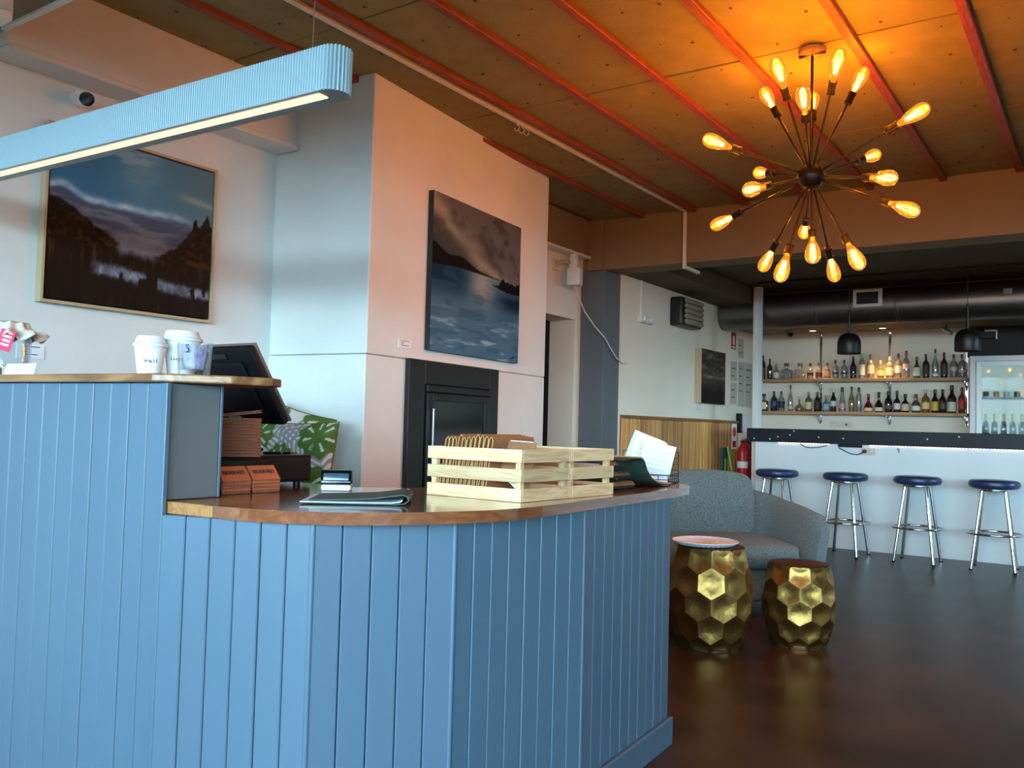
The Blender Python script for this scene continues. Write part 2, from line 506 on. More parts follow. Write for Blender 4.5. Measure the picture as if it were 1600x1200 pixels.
# left wall with the ledge and the thicker wall above it
struct(MB().box(XL - 0.3, XL, YB, 3.6, 0, ZC + 0.02).build('wall_left', 'wall_white'))
struct(MB().box(XL, -3.58, 1.66, 3.19, 2.548, ZC + 0.02).build('wall_upper', 'wall_white'))
struct(MB().box(XL, -3.55, 1.66, 3.13, 2.522, 2.547, 0.003).build('trim_4', 'white_trim'))
struct(MB().box(-3.75, XR, 1.32, 1.64, 2.60, ZC - 0.0285, 0.004).build('trim_5', 'fascia'))
struct(MB().box(-3.57, XR, 1.628, 1.652, 2.588, 2.602, 0.002).build('trim_6', 'white_trim'))

# chimney breast, turned a few degrees
CH_A = Vector((-3.079, 3.197, 0)); CH_RZ = 0.0991
ch_d = Vector((-math.sin(CH_RZ), math.cos(CH_RZ), 0)); ch_n = Vector((math.cos(CH_RZ), math.sin(CH_RZ), 0))
chim = bpy.data.objects.new('wall_chimney', None); COL.objects.link(chim); chim.location = CH_A; chim.rotation_euler = (0, 0, CH_RZ); struct(chim)
MB().box(-0.72, 0, 0, 1.99, 0, 1.438, 0.005).build('lower_block', 'wall_white', chim)
MB().box(-0.72, 0.002, 0, 1.99, 1.441, ZC + 0.015, 0.005).build('upper_block', 'wall_white', chim)

# recess wall behind the chimney with a doorway into a dark passage
RX = -3.76
wr = bpy.data.objects.new('wall_recess', None); COL.objects.link(wr); struct(wr)
MB().box(RX - 0.245, RX, 3.6, 5.55, 0, 2.54).build('wall_panel', 'wall_paint', wr)
MB().box(RX - 0.245, RX, 5.55, 6.40, 2.006, 2.54).build('door_head', 'wall_paint', wr)
MB().box(RX - 0.245, RX, 6.40, 6.56, 0, 2.54).build('door_jamb', 'wall_paint', wr)
MB().box(RX - 0.245, RX + 0.06, 3.6, 6.52, 2.545, ZC + 0.02).build('wall_panel', 'fascia', wr)
struct(MB().box(RX, RX + 0.11, 5.2, 6.462, 2.522, 2.544, 0.003).build('trim_7', 'white_trim'))
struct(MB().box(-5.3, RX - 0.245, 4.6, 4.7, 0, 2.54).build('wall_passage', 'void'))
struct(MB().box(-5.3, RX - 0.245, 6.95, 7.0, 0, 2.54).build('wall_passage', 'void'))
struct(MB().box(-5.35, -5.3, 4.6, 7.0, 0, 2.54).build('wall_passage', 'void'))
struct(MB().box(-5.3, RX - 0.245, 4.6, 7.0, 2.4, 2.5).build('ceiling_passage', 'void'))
# grey column
col = struct(MB().box(-3.77, -3.535, 6.50, 6.79, 0, 2.428, 0.004).build('wall_column', 'column_grey'))
struct(MB().box(-3.70, -3.56, 6.490, 6.519, 2.43, ZC - 0.002, 0.003).build('trim_8', 'fascia'))

# far side wall with pine wainscot
WX = -3.522
struct(MB().box(WX - 0.2, WX, 6.79, YF + 0.1, 0, 2.70).build('wall_side', 'wall_paint'))
wain = struct(MB().box(WX, WX + 0.006, 6.80, 9.62, 0.0, 1.185).build('trim_9', 'pine_rail'))
y = 6.80
while y < 9.60:
    y2 = min(y + 0.088, 9.62)
    MB().box(WX + 0.006, WX + 0.020, y + 0.002, y2 - 0.002, 0.0, 1.186, 0.004).build('plank', 'pine', wain)
    y = y2
MB().box(WX, WX + 0.034, 6.80, 9.625, 1.187, 1.215, 0.003).build('cap_rail', 'pine_rail', wain)

# back wall of the bar
wb = struct(MB().box(WX - 0.2, XR, YF, YF + 0.2, 0, 2.70).build('wall_bar', 'wall_paint'))
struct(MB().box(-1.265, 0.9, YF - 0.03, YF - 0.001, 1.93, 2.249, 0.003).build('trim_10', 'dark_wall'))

# right-hand wall and the window wall behind the camera (both out of the picture), with open daylight windows; the right-hand ones are added for light
def window_wall(name, axis, spans, lo, hi, c0, c1):
    root = bpy.data.objects.new(name, None); COL.objects.link(root); struct(root)
    def bx(a, b, z0, z1, nm='wall_panel', m='wall_paint', d0=c0, d1=c1):
        if axis == 'x': MB().box(a, b, d0, d1, z0, z1).build(nm, m, root)
        else: MB().box(d0, d1, a, b, z0, z1).build(nm, m, root)
    e = lo
    for a, b in spans:
        bx(e, a, 0, 2.9); bx(a, b, 0, WZ0); bx(a, b, WZ1, 2.9)
        mid = (a + b) / 2; k0 = c0 + 0.04; k1 = c0 + 0.09
        for q in (a + 0.025, mid, b - 0.025): bx(q - 0.025, q + 0.025, WZ0, WZ1, 'window_frame', 'white_trim', k0, k1)
        for z in (WZ0, WZ1 - 0.05): bx(a, b, z, z + 0.05, 'window_frame', 'white_trim', k0, k1)
        e = b
    bx(e, hi, 0, 2.9)
window_wall('wall_back', 'x', WIN_BACK, -4.0, XR + 0.2, YB - 0.2, YB)
window_wall('wall_right', 'y', WIN_RIGHT, 6.8, YF, 4.5, 4.7)
struct(MB().box(4.5, XR, 6.785, 6.9, 0, 2.9).build('wall_return', 'wall_paint'))
struct(MB().box(XR, XR + 0.2, YB, 6.9, 0, 2.9).build('wall_end', 'wall_paint'))

# ================================================================ RECEPTION COUNTER
WT0, WT1 = 0.866, 0.895          # worktop underside / top
SEG = [(-1.886, 1.281), (-1.499, 1.407), (-1.319, 1.699), (-1.258, 2.224), (-1.298, 2.912)]
cnt = thing('reception_counter', 'curved blue panelled reception counter with vertical painted boards', 'counter', (-1.6, 1.9, 0))
O = Vector((-1.6, 1.9, 0))
def run_boards(p, q, z0, z1, parent, org, width=0.0686, th=0.014, nm='board', m='blue_paint'):
    p = Vector((p[0], p[1], 0)) - org; q = Vector((q[0], q[1], 0)) - org
    d = q - p; L = d.length; d.normalize(); nrm = Vector((d.y, -d.x, 0))
    n = max(1, round(L / width)); w = L / n
    for i in range(n):
        a = i * w + 0.0011; b = (i + 1) * w - 0.0011
        M = Matrix.Translation(p) @ Matrix(((d.x, nrm.x, 0, 0), (d.y, nrm.y, 0, 0), (0, 0, 1, 0), (0, 0, 0, 1)))
        k = random.uniform(-0.0006, 0.0006)
        MB().box(a, b, -th + k, k, z0, z1, 0.0026, 1, M).build(nm, m, parent)
for p, q in zip(SEG, SEG[1:]):
    run_boards(p, q, 0.0, WT0 - 0.001, cnt, O)
inner = [(-1.40, 2.90), (-1.38, 2.22), (-1.43, 1.76), (-1.56, 1.53), (-1.90, 1.42)]
face = [(x - 0.016 * (1 if i > 1 else 0.4), y + (0.016 if i < 2 else 0.006)) for i, (x, y) in enumerate(SEG)]
poly = [(a - O.x, b - O.y) for a, b in [(-1.884, 1.297), (-1.507, 1.422), (-1.335, 1.706), (-1.274, 2.226), (-1.314, 2.906)] + inner]
MB().prism(poly, 0.0, WT0 - 0.002).build('carcass', 'blue_dark', cnt)
def skirting(p, q, parent, org):
    p = Vector((p[0], p[1], 0)) - org; q = Vector((q[0], q[1], 0)) - org
    d = (q - p); L = d.length; d.normalize(); nrm = Vector((d.y, -d.x, 0))
    M = Matrix.Translation(p) @ Matrix(((d.x, nrm.x, 0, 0), (d.y, nrm.y, 0, 0), (0, 0, 1, 0), (0, 0, 0, 1)))
    MB().box(-0.002, L + 0.012, 0.0012, 0.016, 0.0, 0.095, 0.004, 2, M).build('skirting', 'blue_paint', parent)
skirting(SEG[3], SEG[4], cnt, O)
# corner beads between the faces
for i in (1, 2, 3):
    x, y = SEG[i][0] - O.x, SEG[i][1] - O.y
    MB().cyl((x - 0.004, y + 0.003, 0), (x - 0.004, y + 0.003, WT0 - 0.001), 0.0075, n=10).build('corner_bead', 'blue_paint', cnt, True)

# high section of the counter
hi = thing('raised_counter', 'taller blue panelled counter section at the left carrying the wooden shelf', 'counter', (-2.6, 1.4, 0))
OH = Vector((-2.6, 1.4, 0))
run_boards((-3.55, 1.125), (-1.905, 1.296), 0.0, 1.183, hi, OH)
MB().prism([(a - OH.x, b - OH.y) for a, b in [(-3.55, 1.141), (-1.925, 1.312), (-1.925, 1.44), (-3.55, 1.27)]], 0, 1.182).build('carcass', 'blue_dark', hi)
MB().box(-1.924 - OH.x, -1.906 - OH.x, 1.300 - OH.y, 1.452 - OH.y, 0.897, 1.182, 0.002).build('end_panel', 'grey_panel', hi)
MB().box(-1.912 - OH.x, -1.893 - OH.x, 1.286 - OH.y, 1.2995 - OH.y, 0.0, 1.182, 0.002).build('corner_strip', 'blue_paint', hi)
MB().box(-1.926 - OH.x, -1.904 - OH.x, 1.4525 - OH.y, 1.460 - OH.y, 0.897, 1.182, 0.001).build('edge_strip', 'blue_paint', hi)

# wooden worktop with the rounded nose
outer = [(-1.93, 1.303), (-1.90, 1.303), (-1.735, 1.312), (-1.61, 1.335), (-1.495, 1.386), (-1.405, 1.455), (-1.335, 1.540), (-1.283, 1.628), (-1.236, 1.740), (-1.216, 1.870), (-1.220, 2.06), (-1.232, 2.28), (-1.240, 2.52), (-1.252, 2.80), (-1.268, 2.96), (-1.292, 3.06), (-1.34, 3.13)]
back = [(-1.55, 3.24), (-1.70, 3.22), (-1.78, 2.30), (-1.85, 2.10), (-1.95, 2.01), (-2.55, 2.01), (-2.55, 1.465), (-1.93, 1.465)]
wt = thing('worktop', 'curved polished timber worktop on the blue reception counter', 'worktop', (-1.6, 1.9, WT0))
OW = Vector((-1.6, 1.9, WT0))
def cm(pts, k=2):
    out = []
    for i in range(len(pts) - 1):
        p0 = pts[max(i - 1, 0)]; p1 = pts[i]; p2 = pts[i + 1]; p3 = pts[min(i + 2, len(pts) - 1)]
        for s in range(k):
            t = s / k
            out.append(tuple(0.5 * ((2 * p1[c]) + (-p0[c] + p2[c]) * t + (2 * p0[c] - 5 * p1[c] + 4 * p2[c] - p3[c]) * t * t + (-p0[c] + 3 * p1[c] - 3 * p2[c] + p3[c]) * t ** 3) for c in (0, 1)))
    return out + [pts[-1]]
oc = cm(outer[2:], 3)
MB().prism([(a - OW.x, b - OW.y) for a, b in oc + back[:-1] + [(-1.735, 1.465)]], 0, WT1 - WT0, 0.003, 2).build('slab', 'worktop', wt)
MB().prism([(a - OW.x, b - OW.y) for a, b in [outer[0], outer[1], (-1.7365, 1.312), (-1.7365, 1.4645), (-1.93, 1.4645)]], 0, WT1 - WT0 - 0.0005, 0.003, 2).build('end_block', 'worktop_light', wt)
# staff-side base under the back of the worktop
MB().box(-0.93, -0.35, -0.42, 0.10, -WT0, -0.002).build('base_cabinet', 'blue_dark', wt)

# raised timber shelf
st = [(-3.55, 1.098), (-1.93, 1.268), (-1.885, 1.30), (-1.80, 1.40), (-1.765, 1.50), (-1.80, 1.56), (-1.95, 1.60), (-3.55, 1.44)]
sh = MB().prism([(a + 2.6, b - 1.4) for a, b in st], 0, 0.021, 0.004, 2).build('counter_shelf', 'shelf_top', None)
sh.location = (-2.6, 1.4, 1.1835)
tag(sh, 'long thin timber shelf on top of the taller blue counter', 'shelf')
ZS = 1.205

# ---- things on the raised shelf
def cup(name, label, x, y, r0, r1, h, word, size, ang):
    t = thing(name, label, 'cup', (x, y, ZS), ang, 'takeaway cups on the raised shelf')
    MB().lathe([(r0 * .96, 0), (r0, 0.002), (r1, h)], 40).build('body', 'cup_white', t, True)
    MB().lathe([(r1 * 1.02, h - .004), (r1 * 1.09, h - .003), (r1 * 1.10, h + .004), (r1 * 1.02, h + .007), (r1 * 0.96, h + .008), (r1 * 0.88, h + .022), (r1 * 0.84, h + .025), (r1 * .80, h + .021), (0, h + .021)], 40).build('lid', 'cup_lid', t, True)
    n = len(word); zc = h * 0.5
    for i, chh in enumerate(word):
        a = (i - (n - 1) / 2) * size * 0.62 / r1
        rr = r0 + (r1 - r0) * 0.5 + 0.0006
        M = Matrix.Rotation(a, 4, 'Z') @ Matrix.Translation((rr, 0, zc + random.uniform(-.001, .001))) @ Matrix.Rotation(R(90), 4, 'Z') @ Matrix.Rotation(R(90), 4, 'X')
        text('lettering', chh, size, 'ink', t, M)
    return t
A0 = math.atan2(-1.38, 2.1)
cup('takeaway_cup', 'small white paper takeaway cup marked Small', -2.135, 1.395, 0.030, 0.041, 0.083, 'Small', 0.014, A0 + 0.05)
cup('takeaway_cup', 'large white paper takeaway cup marked Large behind the tumbler', -2.132, 1.489, 0.033, 0.050, 0.106, 'Large', 0.014, A0 - 0.30)
gl = thing('tip_glass', 'square-based glass tumbler stuffed with purple banknotes', 'glass', (-1.957, 1.405, ZS), R(-20))
def sqring(w, k, z, n=40):
    out = []
    for i in range(n):
        a = 2 * math.pi * i / n; c, s = math.cos(a), math.sin(a)
        sup = (abs(c) ** k + abs(s) ** k) ** (-1 / k)
        out.append((w * c * sup, w * s * sup, z))
    return out
g = MB(); rings = []
for w, k, z in [(0.033, 5, 0.0), (0.035, 5, 0.004), (0.0375, 4, 0.03), (0.0430, 2.6, 0.086), (0.0410, 2.6, 0.086), (0.034, 4, 0.018), (0.032, 5, 0.015)]:
    rings.append([g.bm.verts.new(c) for c in sqring(w, k, z)])
for a, b in zip(rings, rings[1:]):
    for i in range(40): g.bm.faces.new((a[i], a[(i + 1) % 40], b[(i + 1) % 40], b[i]))
g.bm.faces.new(rings[0][::-1]); g.bm.faces.new(rings[-1])
g.build('tumbler', 'clear_glass', gl, True)
for i, (a0, mm, zt, ph) in enumerate([(-1.5, 'note_purple', 0.082, .0), (-0.4, 'note_purple', 0.076, .3), (0.9, 'note_purple', 0.084, .7), (2.2, 'note_blue', 0.07, .2)]):
    f = lambda u, v, a0=a0, zt=zt, ph=ph: ((0.026 + 0.009 * v - 0.004 * math.sin(5 * u + ph) ** 2) * math.cos(a0 + 1.7 * (u - .5)), (0.026 + 0.009 * v - 0.004 * math.sin(5 * u + ph) ** 2) * math.sin(a0 + 1.7 * (u - .5)), 0.017 + (zt - 0.017) * v - 0.012 * v * abs(u - .5))
    b_ = MB().sheet(f, 12, 6).build('banknote', mm, gl, True, solid=0.0006)
    b_['label'] = 'folded purple and blue banknote'
aa = A0 + R(20)
text('numeral', '5', 0.031, 'ink', gl, Matrix.Rotation(aa - 0.55, 4, 'Z') @ Matrix.Translation((0.0368, 0, 0.068)) @ Matrix.Rotation(R(90), 4, 'Z') @ Matrix.Rotation(R(90), 4, 'X'))

cd = thing('card_stand', 'small white card propped on the shelf beside the cloth-topped jar', 'card', (-2.665, 1.315, ZS), R(5))
MB().box(-0.073, 0.073, -0.002, 0.0, 0.0, 0.041, 0.0006, 1, Matrix.Rotation(R(-14), 4, 'X')).build('card', 'paper', cd)
MB().box(-0.05, 0.05, 0.004, 0.03, 0.0, 0.002).build('foot', 'paper', cd)
for k, (w, z) in enumerate([(0.04, .030), (0.026, .022), (0.045, .012)]):
    MB().box(-w, w, -0.0026, -0.0021, z, z + 0.0022, 0, 1, Matrix.Rotation(R(-14), 4, 'X')).build('print_line', 'ink_faint', cd)
jr = thing('cloth_top_jar', 'glass biscuit jar with a beige cloth cover and pink tag', 'jar', (-2.87, 1.385, ZS))
MB().lathe([(0.058, 0), (0.062, 0.004), (0.062, 0.125), (0.052, 0.142), (0.050, 0.142), (0.058, 0.123), (0.058, 0.006), (0, 0.006)], 32, caps=False).build('glass_body', 'clear_glass', jr, True)
MB().lathe([(0.054, 0.008), (0.056, 0.012), (0.055, 0.038), (0.03, 0.045), (0, 0.044)], 24).build('biscuits', 'biscuit', jr, True)
cl = MB(); N = 64; rings = []
for j, (rr, z) in enumerate([(0.0, 0.182), (0.028, 0.181), (0.050, 0.175), (0.056, 0.160), (0.066, 0.150), (0.088, 0.140), (0.100, 0.128)]):
    amp = 0 if j < 2 else (0.004 if j < 5 else 0.014)
    rings.append([cl.bm.verts.new(((rr + amp * math.sin(9 * 2 * math.pi * i / N)) * math.cos(2 * math.pi * i / N), (rr + amp * math.sin(9 * 2 * math.pi * i / N)) * math.sin(2 * math.pi * i / N), z - amp * .8 * math.cos(9 * 2 * math.pi * i / N + 1))) for i in range(N)])
for a, b in zip(rings, rings[1:]):
    for i in range(N): cl.bm.faces.new((a[i], a[(i + 1) % N], b[(i + 1) % N], b[i]))
cl.build('cloth_cover', 'cloth_beige', jr, True, solid=0.001)
Mt = Matrix.Rotation(math.atan2(-1.36, 2.87), 4, 'Z') @ Matrix.Translation((0.100, -0.012, 0.112)) @ Matrix.Rotation(R(-14), 4, 'X')
MB().box(-0.001, 0.001, -0.020, 0.020, -0.030, 0.035, 0.0005, 1, Mt).build('tag', 'pink', jr)
for k in range(4):
    MB().box(0.0012, 0.0018, -0.010, 0.012, 0.024 - k * .013, 0.031 - k * .013, 0, 1, Mt).build('tag_print', 'copper', jr)
pc = thing('price_card', 'white price card edge in front of the biscuit jar', 'card', (-2.815, 1.275, ZS), R(5))
MB().box(-0.06, 0.028, -0.002, 0, 0, 0.043, 0.0006, 1, Matrix.Rotation(R(-14), 4, 'X')).build('card', 'paper_grey', pc)

# ---- things on the worktop
Z0 = WT1 + 0.0005
# cash drawer
dr = thing('cash_drawer', 'black metal cash drawer under the tan folders', 'cash drawer', (-2.30, 1.74, Z0), 0)
MB().box(-0.21, 0.19, -0.225, 0.222, 0.012, 0.095, 0.003).build('body', 'black_plastic', dr)
MB().box(0.190, 0.196, -0.215, 0.212, 0.02, 0.085, 0.002).build('drawer_front', 'black_metal', dr)
for sx, sy in ((-.17, -.19), (.16, -.19), (-.17, .19), (.16, .19)):
    MB().cyl((sx, sy, 0), (sx, sy, 0.012), 0.012, n=12).build('foot', 'black_plastic', dr)
ZD = Z0 + 0.0955
# tan folders
ORD = ['first', 'second', 'third', 'fourth', 'fifth', 'sixth', 'seventh', 'eighth', 'ninth', 'tenth', 'eleventh', 'twelfth', 'thirteenth']
for i in range(13):
    tp = i == 12
    f = thing('bill_folder', 'topmost tan leather bill folder with an embossed emblem, tilted on the stack' if tp else '%s tan leather bill folder from the bottom of the stack' % ORD[i], 'folder',
              (-2.105 + random.uniform(-.003, .003), 1.672 + random.uniform(-.003, .003), ZD + i * 0.0092), R(-38 + random.uniform(-1.5, 1.5)), 'tan bill folders on the cash drawer')
    Mf = Matrix.Translation((0, 0, 0.0005)) @ (Matrix.Rotation(R(7), 4, 'X') if tp else Matrix.Identity(4))
    if tp: Mf = Matrix.Translation((0, 0, 0.0075)) @ Mf
    MB().box(-0.075, 0.075, -0.062, 0.062, 0.0, 0.0035, 0.0015, 2, Mf).build('lower_cover', 'leather_tan', f)
    MB().box(-0.069, 0.068, -0.056, 0.056, 0.0036, 0.0052, 0, 1, Mf).build('pages', 'cable_dark', f)
    MB().box(-0.075, 0.075, -0.062, 0.062, 0.0053, 0.0086, 0.0015, 2, Mf).build('upper_cover', 'leather_tan', f)
    if tp:
        MB().lathe([(0.026, 0.0087), (0.026, 0.0090), (0.021, 0.0090)], 28, Mf @ Matrix.Scale(0.55, 4, (0, 1, 0)), caps=False).build('emblem', 'ink', f)
# pen tray
pt = thing('ballpoint_pen', 'dark pen with gold trim lying on the cash drawer', 'pen', (-2.125, 1.85, ZD + 0.0055), R(80))
MB().cyl((-0.06, 0, 0), (0.03, 0, 0), 0.0048, n=12).build('barrel', 'black_gloss', pt, True)
MB().cyl((0.0302, 0, 0), (0.058, 0, 0), 0.0045, 0.0018, n=12).build('tip', 'gold', pt, True)
MB().cyl((-0.004, 0, 0), (0.004, 0, 0), 0.0051, n=12).build('band', 'gold', pt, True)
# POS terminal
ps = thing('till_monitor', 'black point-of-sale monitor seen from behind, tilted back on a silver stand', 'monitor', (-2.40, 1.86, ZD))
Ms = Matrix.Translation((0.02, 0.09, 0.105)) @ Matrix.Rotation(R(33), 4, 'X')
MB().box(-0.198, 0.183, -0.004, 0.004, 0.0, 0.285, 0.002, 2, Ms).build('bezel', 'bezel_brown', ps, True)
MB().box(-0.196, 0.181, -0.030, -0.0045, 0.001, 0.284, 0.008, 2, Ms).build('housing', 'black_plastic', ps, True)
MB().box(-0.15, 0.13, -0.050, -0.0305, 0.04, 0.24, 0.012, 2, Ms).build('rear_bulge', 'black_plastic', ps, True)
MB().box(-0.02, 0.06, -0.0335, -0.0305, 0.248, 0.266, 0.001, 1, Ms).build('port_cover', 'black_gloss', ps)
MB().box(-0.185, 0.170, 0.0042, 0.0055, 0.012, 0.272, 0, 1, Ms).build('screen', 'black_gloss', ps)
MB().box(-0.10, 0.04, 0.03, 0.12, 0.0, 0.012, 0.003).build('foot', 'black_plastic', ps)
MB().box(-0.03, 0.03, 0.04, 0.052, 0.012, 0.20, 0.002, 1, Matrix.Rotation(R(8), 4, 'X')).build('stand', 'silver', ps)
# reserved signs
def tent(i):
    """folded copper sheet: sloping face towards +x, short foot lip, back face"""
    w = 0.0475
    pts = [(0.032, 0.0), (0.035, 0.009), (0.004, 0.046), (-0.022, 0.0)]
    b_ = MB(); th = 0.0012
    for (x0, z0), (x1, z1) in zip(pts, pts[1:]):
        d = Vector((x1 - x0, 0, z1 - z0)); L = d.length; ang = math.atan2(d.z, d.x)
        M = Matrix.Translation((x0, 0, z0)) @ Matrix.Rotation(-ang, 4, 'Y')
        b_.box(0, L, -w, w, -th, 0, 0.0003, 1, M)
    return b_
for k, yy in enumerate((1.548, 1.650)):
    for i in range(4):
        nm = ['lowest', 'second', 'third', 'topmost'][i]
        t = thing('reserved_sign', '%s copper reserved sign in the stack %s' % (nm, 'beside the grey end panel' if k == 0 else 'nearer the card reader'), 'sign',
                  (-1.985 + random.uniform(-.0015, .0015), yy + random.uniform(-.0015, .0015), Z0 + 0.001 + i * 0.0088), R(random.uniform(-1, 1)), 'copper reserved signs')
        tent(i).build('folded_plate', 'copper', t)
        if i == 3:
            ang = math.atan2(0.030, -0.028)
            M = Matrix.Translation((0.0203, 0, 0.0302)) @ Matrix.Rotation(R(90), 4, 'Z') @ Matrix.Rotation(R(50), 4, 'X')
            text('lettering', 'RESERVED', 0.0165, 'ink', t, M)
# card reader
cr = thing('card_reader', 'white and black card payment reader standing on the worktop', 'card reader', (-1.895, 1.865, Z0), R(40))
MB().box(-0.043, 0.043, -0.030, 0.044, 0.0, 0.018, 0.006, 3).build('base', 'plastic_white', cr, True)
Mc = Matrix.Translation((0, -0.012, 0.018)) @ Matrix.Rotation(R(38), 4, 'X')
MB().prism([(-0.029, 0.0185), (0.042, 0.0205), (0.044, 0.026), (0.006, 0.060), (-0.022, 0.060), (-0.030, 0.026)], -0.044, 0.044, 0.004, 2,
           Matrix(((0, 0, 1, 0), (1, 0, 0, 0), (0, 1, 0, 0), (0, 0, 0, 1)))).build('head', 'black_gloss', cr, True)
MB().box(-0.037, 0.037, -0.0040, 0.0, 0.004, 0.026, 0.0018, 2, Matrix.Translation((0, -0.0298, 0.0255)) @ Matrix.Rotation(R(-13), 4, 'X')).build('display', 'screen_grey', cr, True)
# folded green menu in front
mn = thing('folded_menu', 'dark green leather menu lying folded on the worktop before the pine crates', 'menu', (-1.60, 1.66, Z0), R(38))
def menu_sheet(x0, x1, L, z, curl, n=20):
    def f(u, v):
        x = x0 + (x1 - x0) * u
        zz = z + 0.004 * math.sin(3 * v) * (1 - u)
        return (x, (v - 0.5) * L, zz)
    return f
def extrude_profile(pts, y0, y1, th):
    """closed strip from a list of (x,z) centreline points"""
    b_ = MB(); n = len(pts); L = []; Rr = []
    for i, (x, z) in enumerate(pts):
        a = pts[max(i - 1, 0)]; c = pts[min(i + 1, n - 1)]
        t = Vector((c[0] - a[0], c[1] - a[1])).normalized(); nn = Vector((-t.y, t.x)) * th / 2
        L.append((x + nn.x, z + nn.y)); Rr.append((x - nn.x, z - nn.y))
    poly = L + Rr[::-1]
    va = [b_.bm.verts.new((p[0], y0, p[1])) for p in poly]; vb = [b_.bm.verts.new((p[0], y1, p[1])) for p in poly]
    m_ = len(poly)
    for i in range(m_): b_.bm.faces.new((va[i], va[(i + 1) % m_], vb[(i + 1) % m_], vb[i]))
    for i in range(n - 1):
        b_.bm.faces.new((va[i], va[i + 1], va[m_ - 2 - i], va[m_ - 1 - i])); b_.bm.faces.new((vb[i], vb[i + 1], vb[m_ - 2 - i], vb[m_ - 1 - i]))
    return b_
prof = [(-0.125, 0.0035), (0.0, 0.0025), (0.10, 0.0025), (0.118, 0.004), (0.128, 0.011), (0.126, 0.021), (0.114, 0.026), (0.09, 0.0225), (0.04, 0.0155), (-0.02, 0.0125), (-0.08, 0.0105), (-0.115, 0.0095)]
extrude_profile(prof, -0.105, 0.105, 0.0026).build('cover', 'green_leather', mn, True)
extrude_profile([(-0.135, 0.006), (0.0, 0.006), (0.09, 0.0065), (0.108, 0.009), (0.113, 0.013)], -0.112, 0.102, 0.0022).build('pages', 'menu_page', mn, True)
MB().lathe([(0.004, 0), (0.004, 0.001), (0, 0.0018)], 12, Matrix.Translation((0.118, 0.07, 0.0272)) @ Matrix.Rotation(R(10), 4, 'Y')).build('rivet', 'silver', mn, True)

# pine crates
def crate(name, label, org, rz, L, D, H=0.140):
    t = thing(name, label, 'crate', org, rz, 'slatted pine crates on the worktop')
    th = 0.009; sl = 0.0352; gap = (H - 3 * sl) / 2
    for k in range(3):
        z = k * (sl + gap)
        MB().box(0, L, 0, th, z, z + sl, 0.001).build('slat', 'crate_pine_x', t)
        MB().box(0, L, D - th, D, z, z + sl, 0.001).build('slat', 'crate_pine_x', t)
        MB().box(0, th, th + .0003, D - th - .0003, z, z + sl, 0.001).build('slat', 'crate_pine', t)
        MB().box(L - th, L, th + .0003, D - th - .0003, z, z + sl, 0.001).build('slat', 'crate_pine', t)
    pw = 0.017
    for x in (th, L - th - pw):
        for y_ in (th, D - th - pw):
            MB().box(x, x + pw, y_, y_ + pw, 0.004, H - 0.002, 0.001).build('corner_post', 'crate_pine', t)
    MB().box(th, L - th, th, D - th, 0.001, 0.006).build('bottom', 'crate_pine_x', t)
    return t
CR = R(-3)
def cw(x, y, z=0.0):   # crate local to world
    c, s = math.cos(CR), math.sin(CR)
    return (-1.6375 + c * x - s * y, 1.9687 + s * x + c * y, Z0 + z)
crate('menu_crate', 'slatted pine crate packed with brown menus, nearest the folded green menu', cw(0, 0), CR, 0.338, 0.238)
crate('menu_crate', 'slatted pine crate nearly empty, behind the crate of brown menus', cw(0, 0.240), CR, 0.338, 0.238)
# brown menus standing in the front crate
for i in range(11):
    x = 0.034 + i * 0.0160
    t = thing('brown_menu', '%s brown folded menu from the left in the front pine crate' % ORD[i], 'menu', cw(x, 0.119, 0.0075), CR, 'brown menus in the front crate')
    t.rotation_euler = (0, R(9 + random.uniform(-.7, .7)), CR + R(random.uniform(-.7, .7)))
    h = random.uniform(.160, .172)
    prof = [(-0.005, 0.0), (-0.0045, h * .5), (-0.0065, h * .82), (-0.0058, h * .95), (0.0, h), (0.0058, h * .95), (0.0062, h * .82), (0.0045, h * .5), (0.005, 0.0)]
    extrude_profile(prof, -0.100, 0.095, 0.0022).build('cover', 'brown_card', t, True)
    extrude_profile([(p[0] * 1.02, p[1]) for p in prof], -0.1012, -0.1001, 0.0026).build('edge_binding', 'brown_edge', t, True)
t = thing('brown_menu', 'brown menu with white pages leaning across the pine crate', 'menu', cw(0.255, 0.055, 0.01), CR)
Mq = Matrix.Rotation(R(28), 4, 'Y')
MB().prism([(-0.055, 0.10), (0.085, 0.0), (0.085, 0.148), (-0.072, 0.152)], -0.0015, 0.0015, 0.0004, 1, Matrix.Translation((-.02, 0.0, 0)) @ Matrix(((1, 0, 0, 0), (0, .25, 1, 0), (0, 1, 0, 0), (0, 0, 0, 1)))).build('cover', 'brown_card', t)
MB().prism([(-0.098, 0.10), (0.07, 0.0), (0.07, 0.150), (-0.092, 0.155)], -0.0008, 0.0008, 0, 1, Matrix.Translation((-.02, 0.006, 0)) @ Matrix(((1, 0, 0, 0), (0, .25, 1, 0), (0, 1, 0, 0), (0, 0, 0, 1)))).build('pages', 'paper', t)
for i in range(3):
    t = thing('paper_menu', '%s white paper menu lying flat in the rear pine crate' % ['lowest', 'middle', 'upper'][i], 'menu', cw(0.17, 0.36, 0.0070 + i * 0.004), CR + R(i * 4 - 3), 'paper menus in the rear crate')
    MB().box(-0.12, 0.12, -0.085, 0.085, 0.0, 0.0034, 0.0005).build('sheet', 'paper', t)
t = thing('brown_booklet', 'brown booklet lying on the paper menus in the rear crate', 'menu', cw(0.18, 0.36, 0.0195), CR + R(9))
MB().box(-0.10, 0.10, -0.08, 0.08, 0.0, 0.006, 0.001).build('cover', 'brown_card', t)
MB().box(-0.097, 0.101, -0.077, 0.077, 0.0061, 0.008, 0).build('pages', 'brown_edge', t)

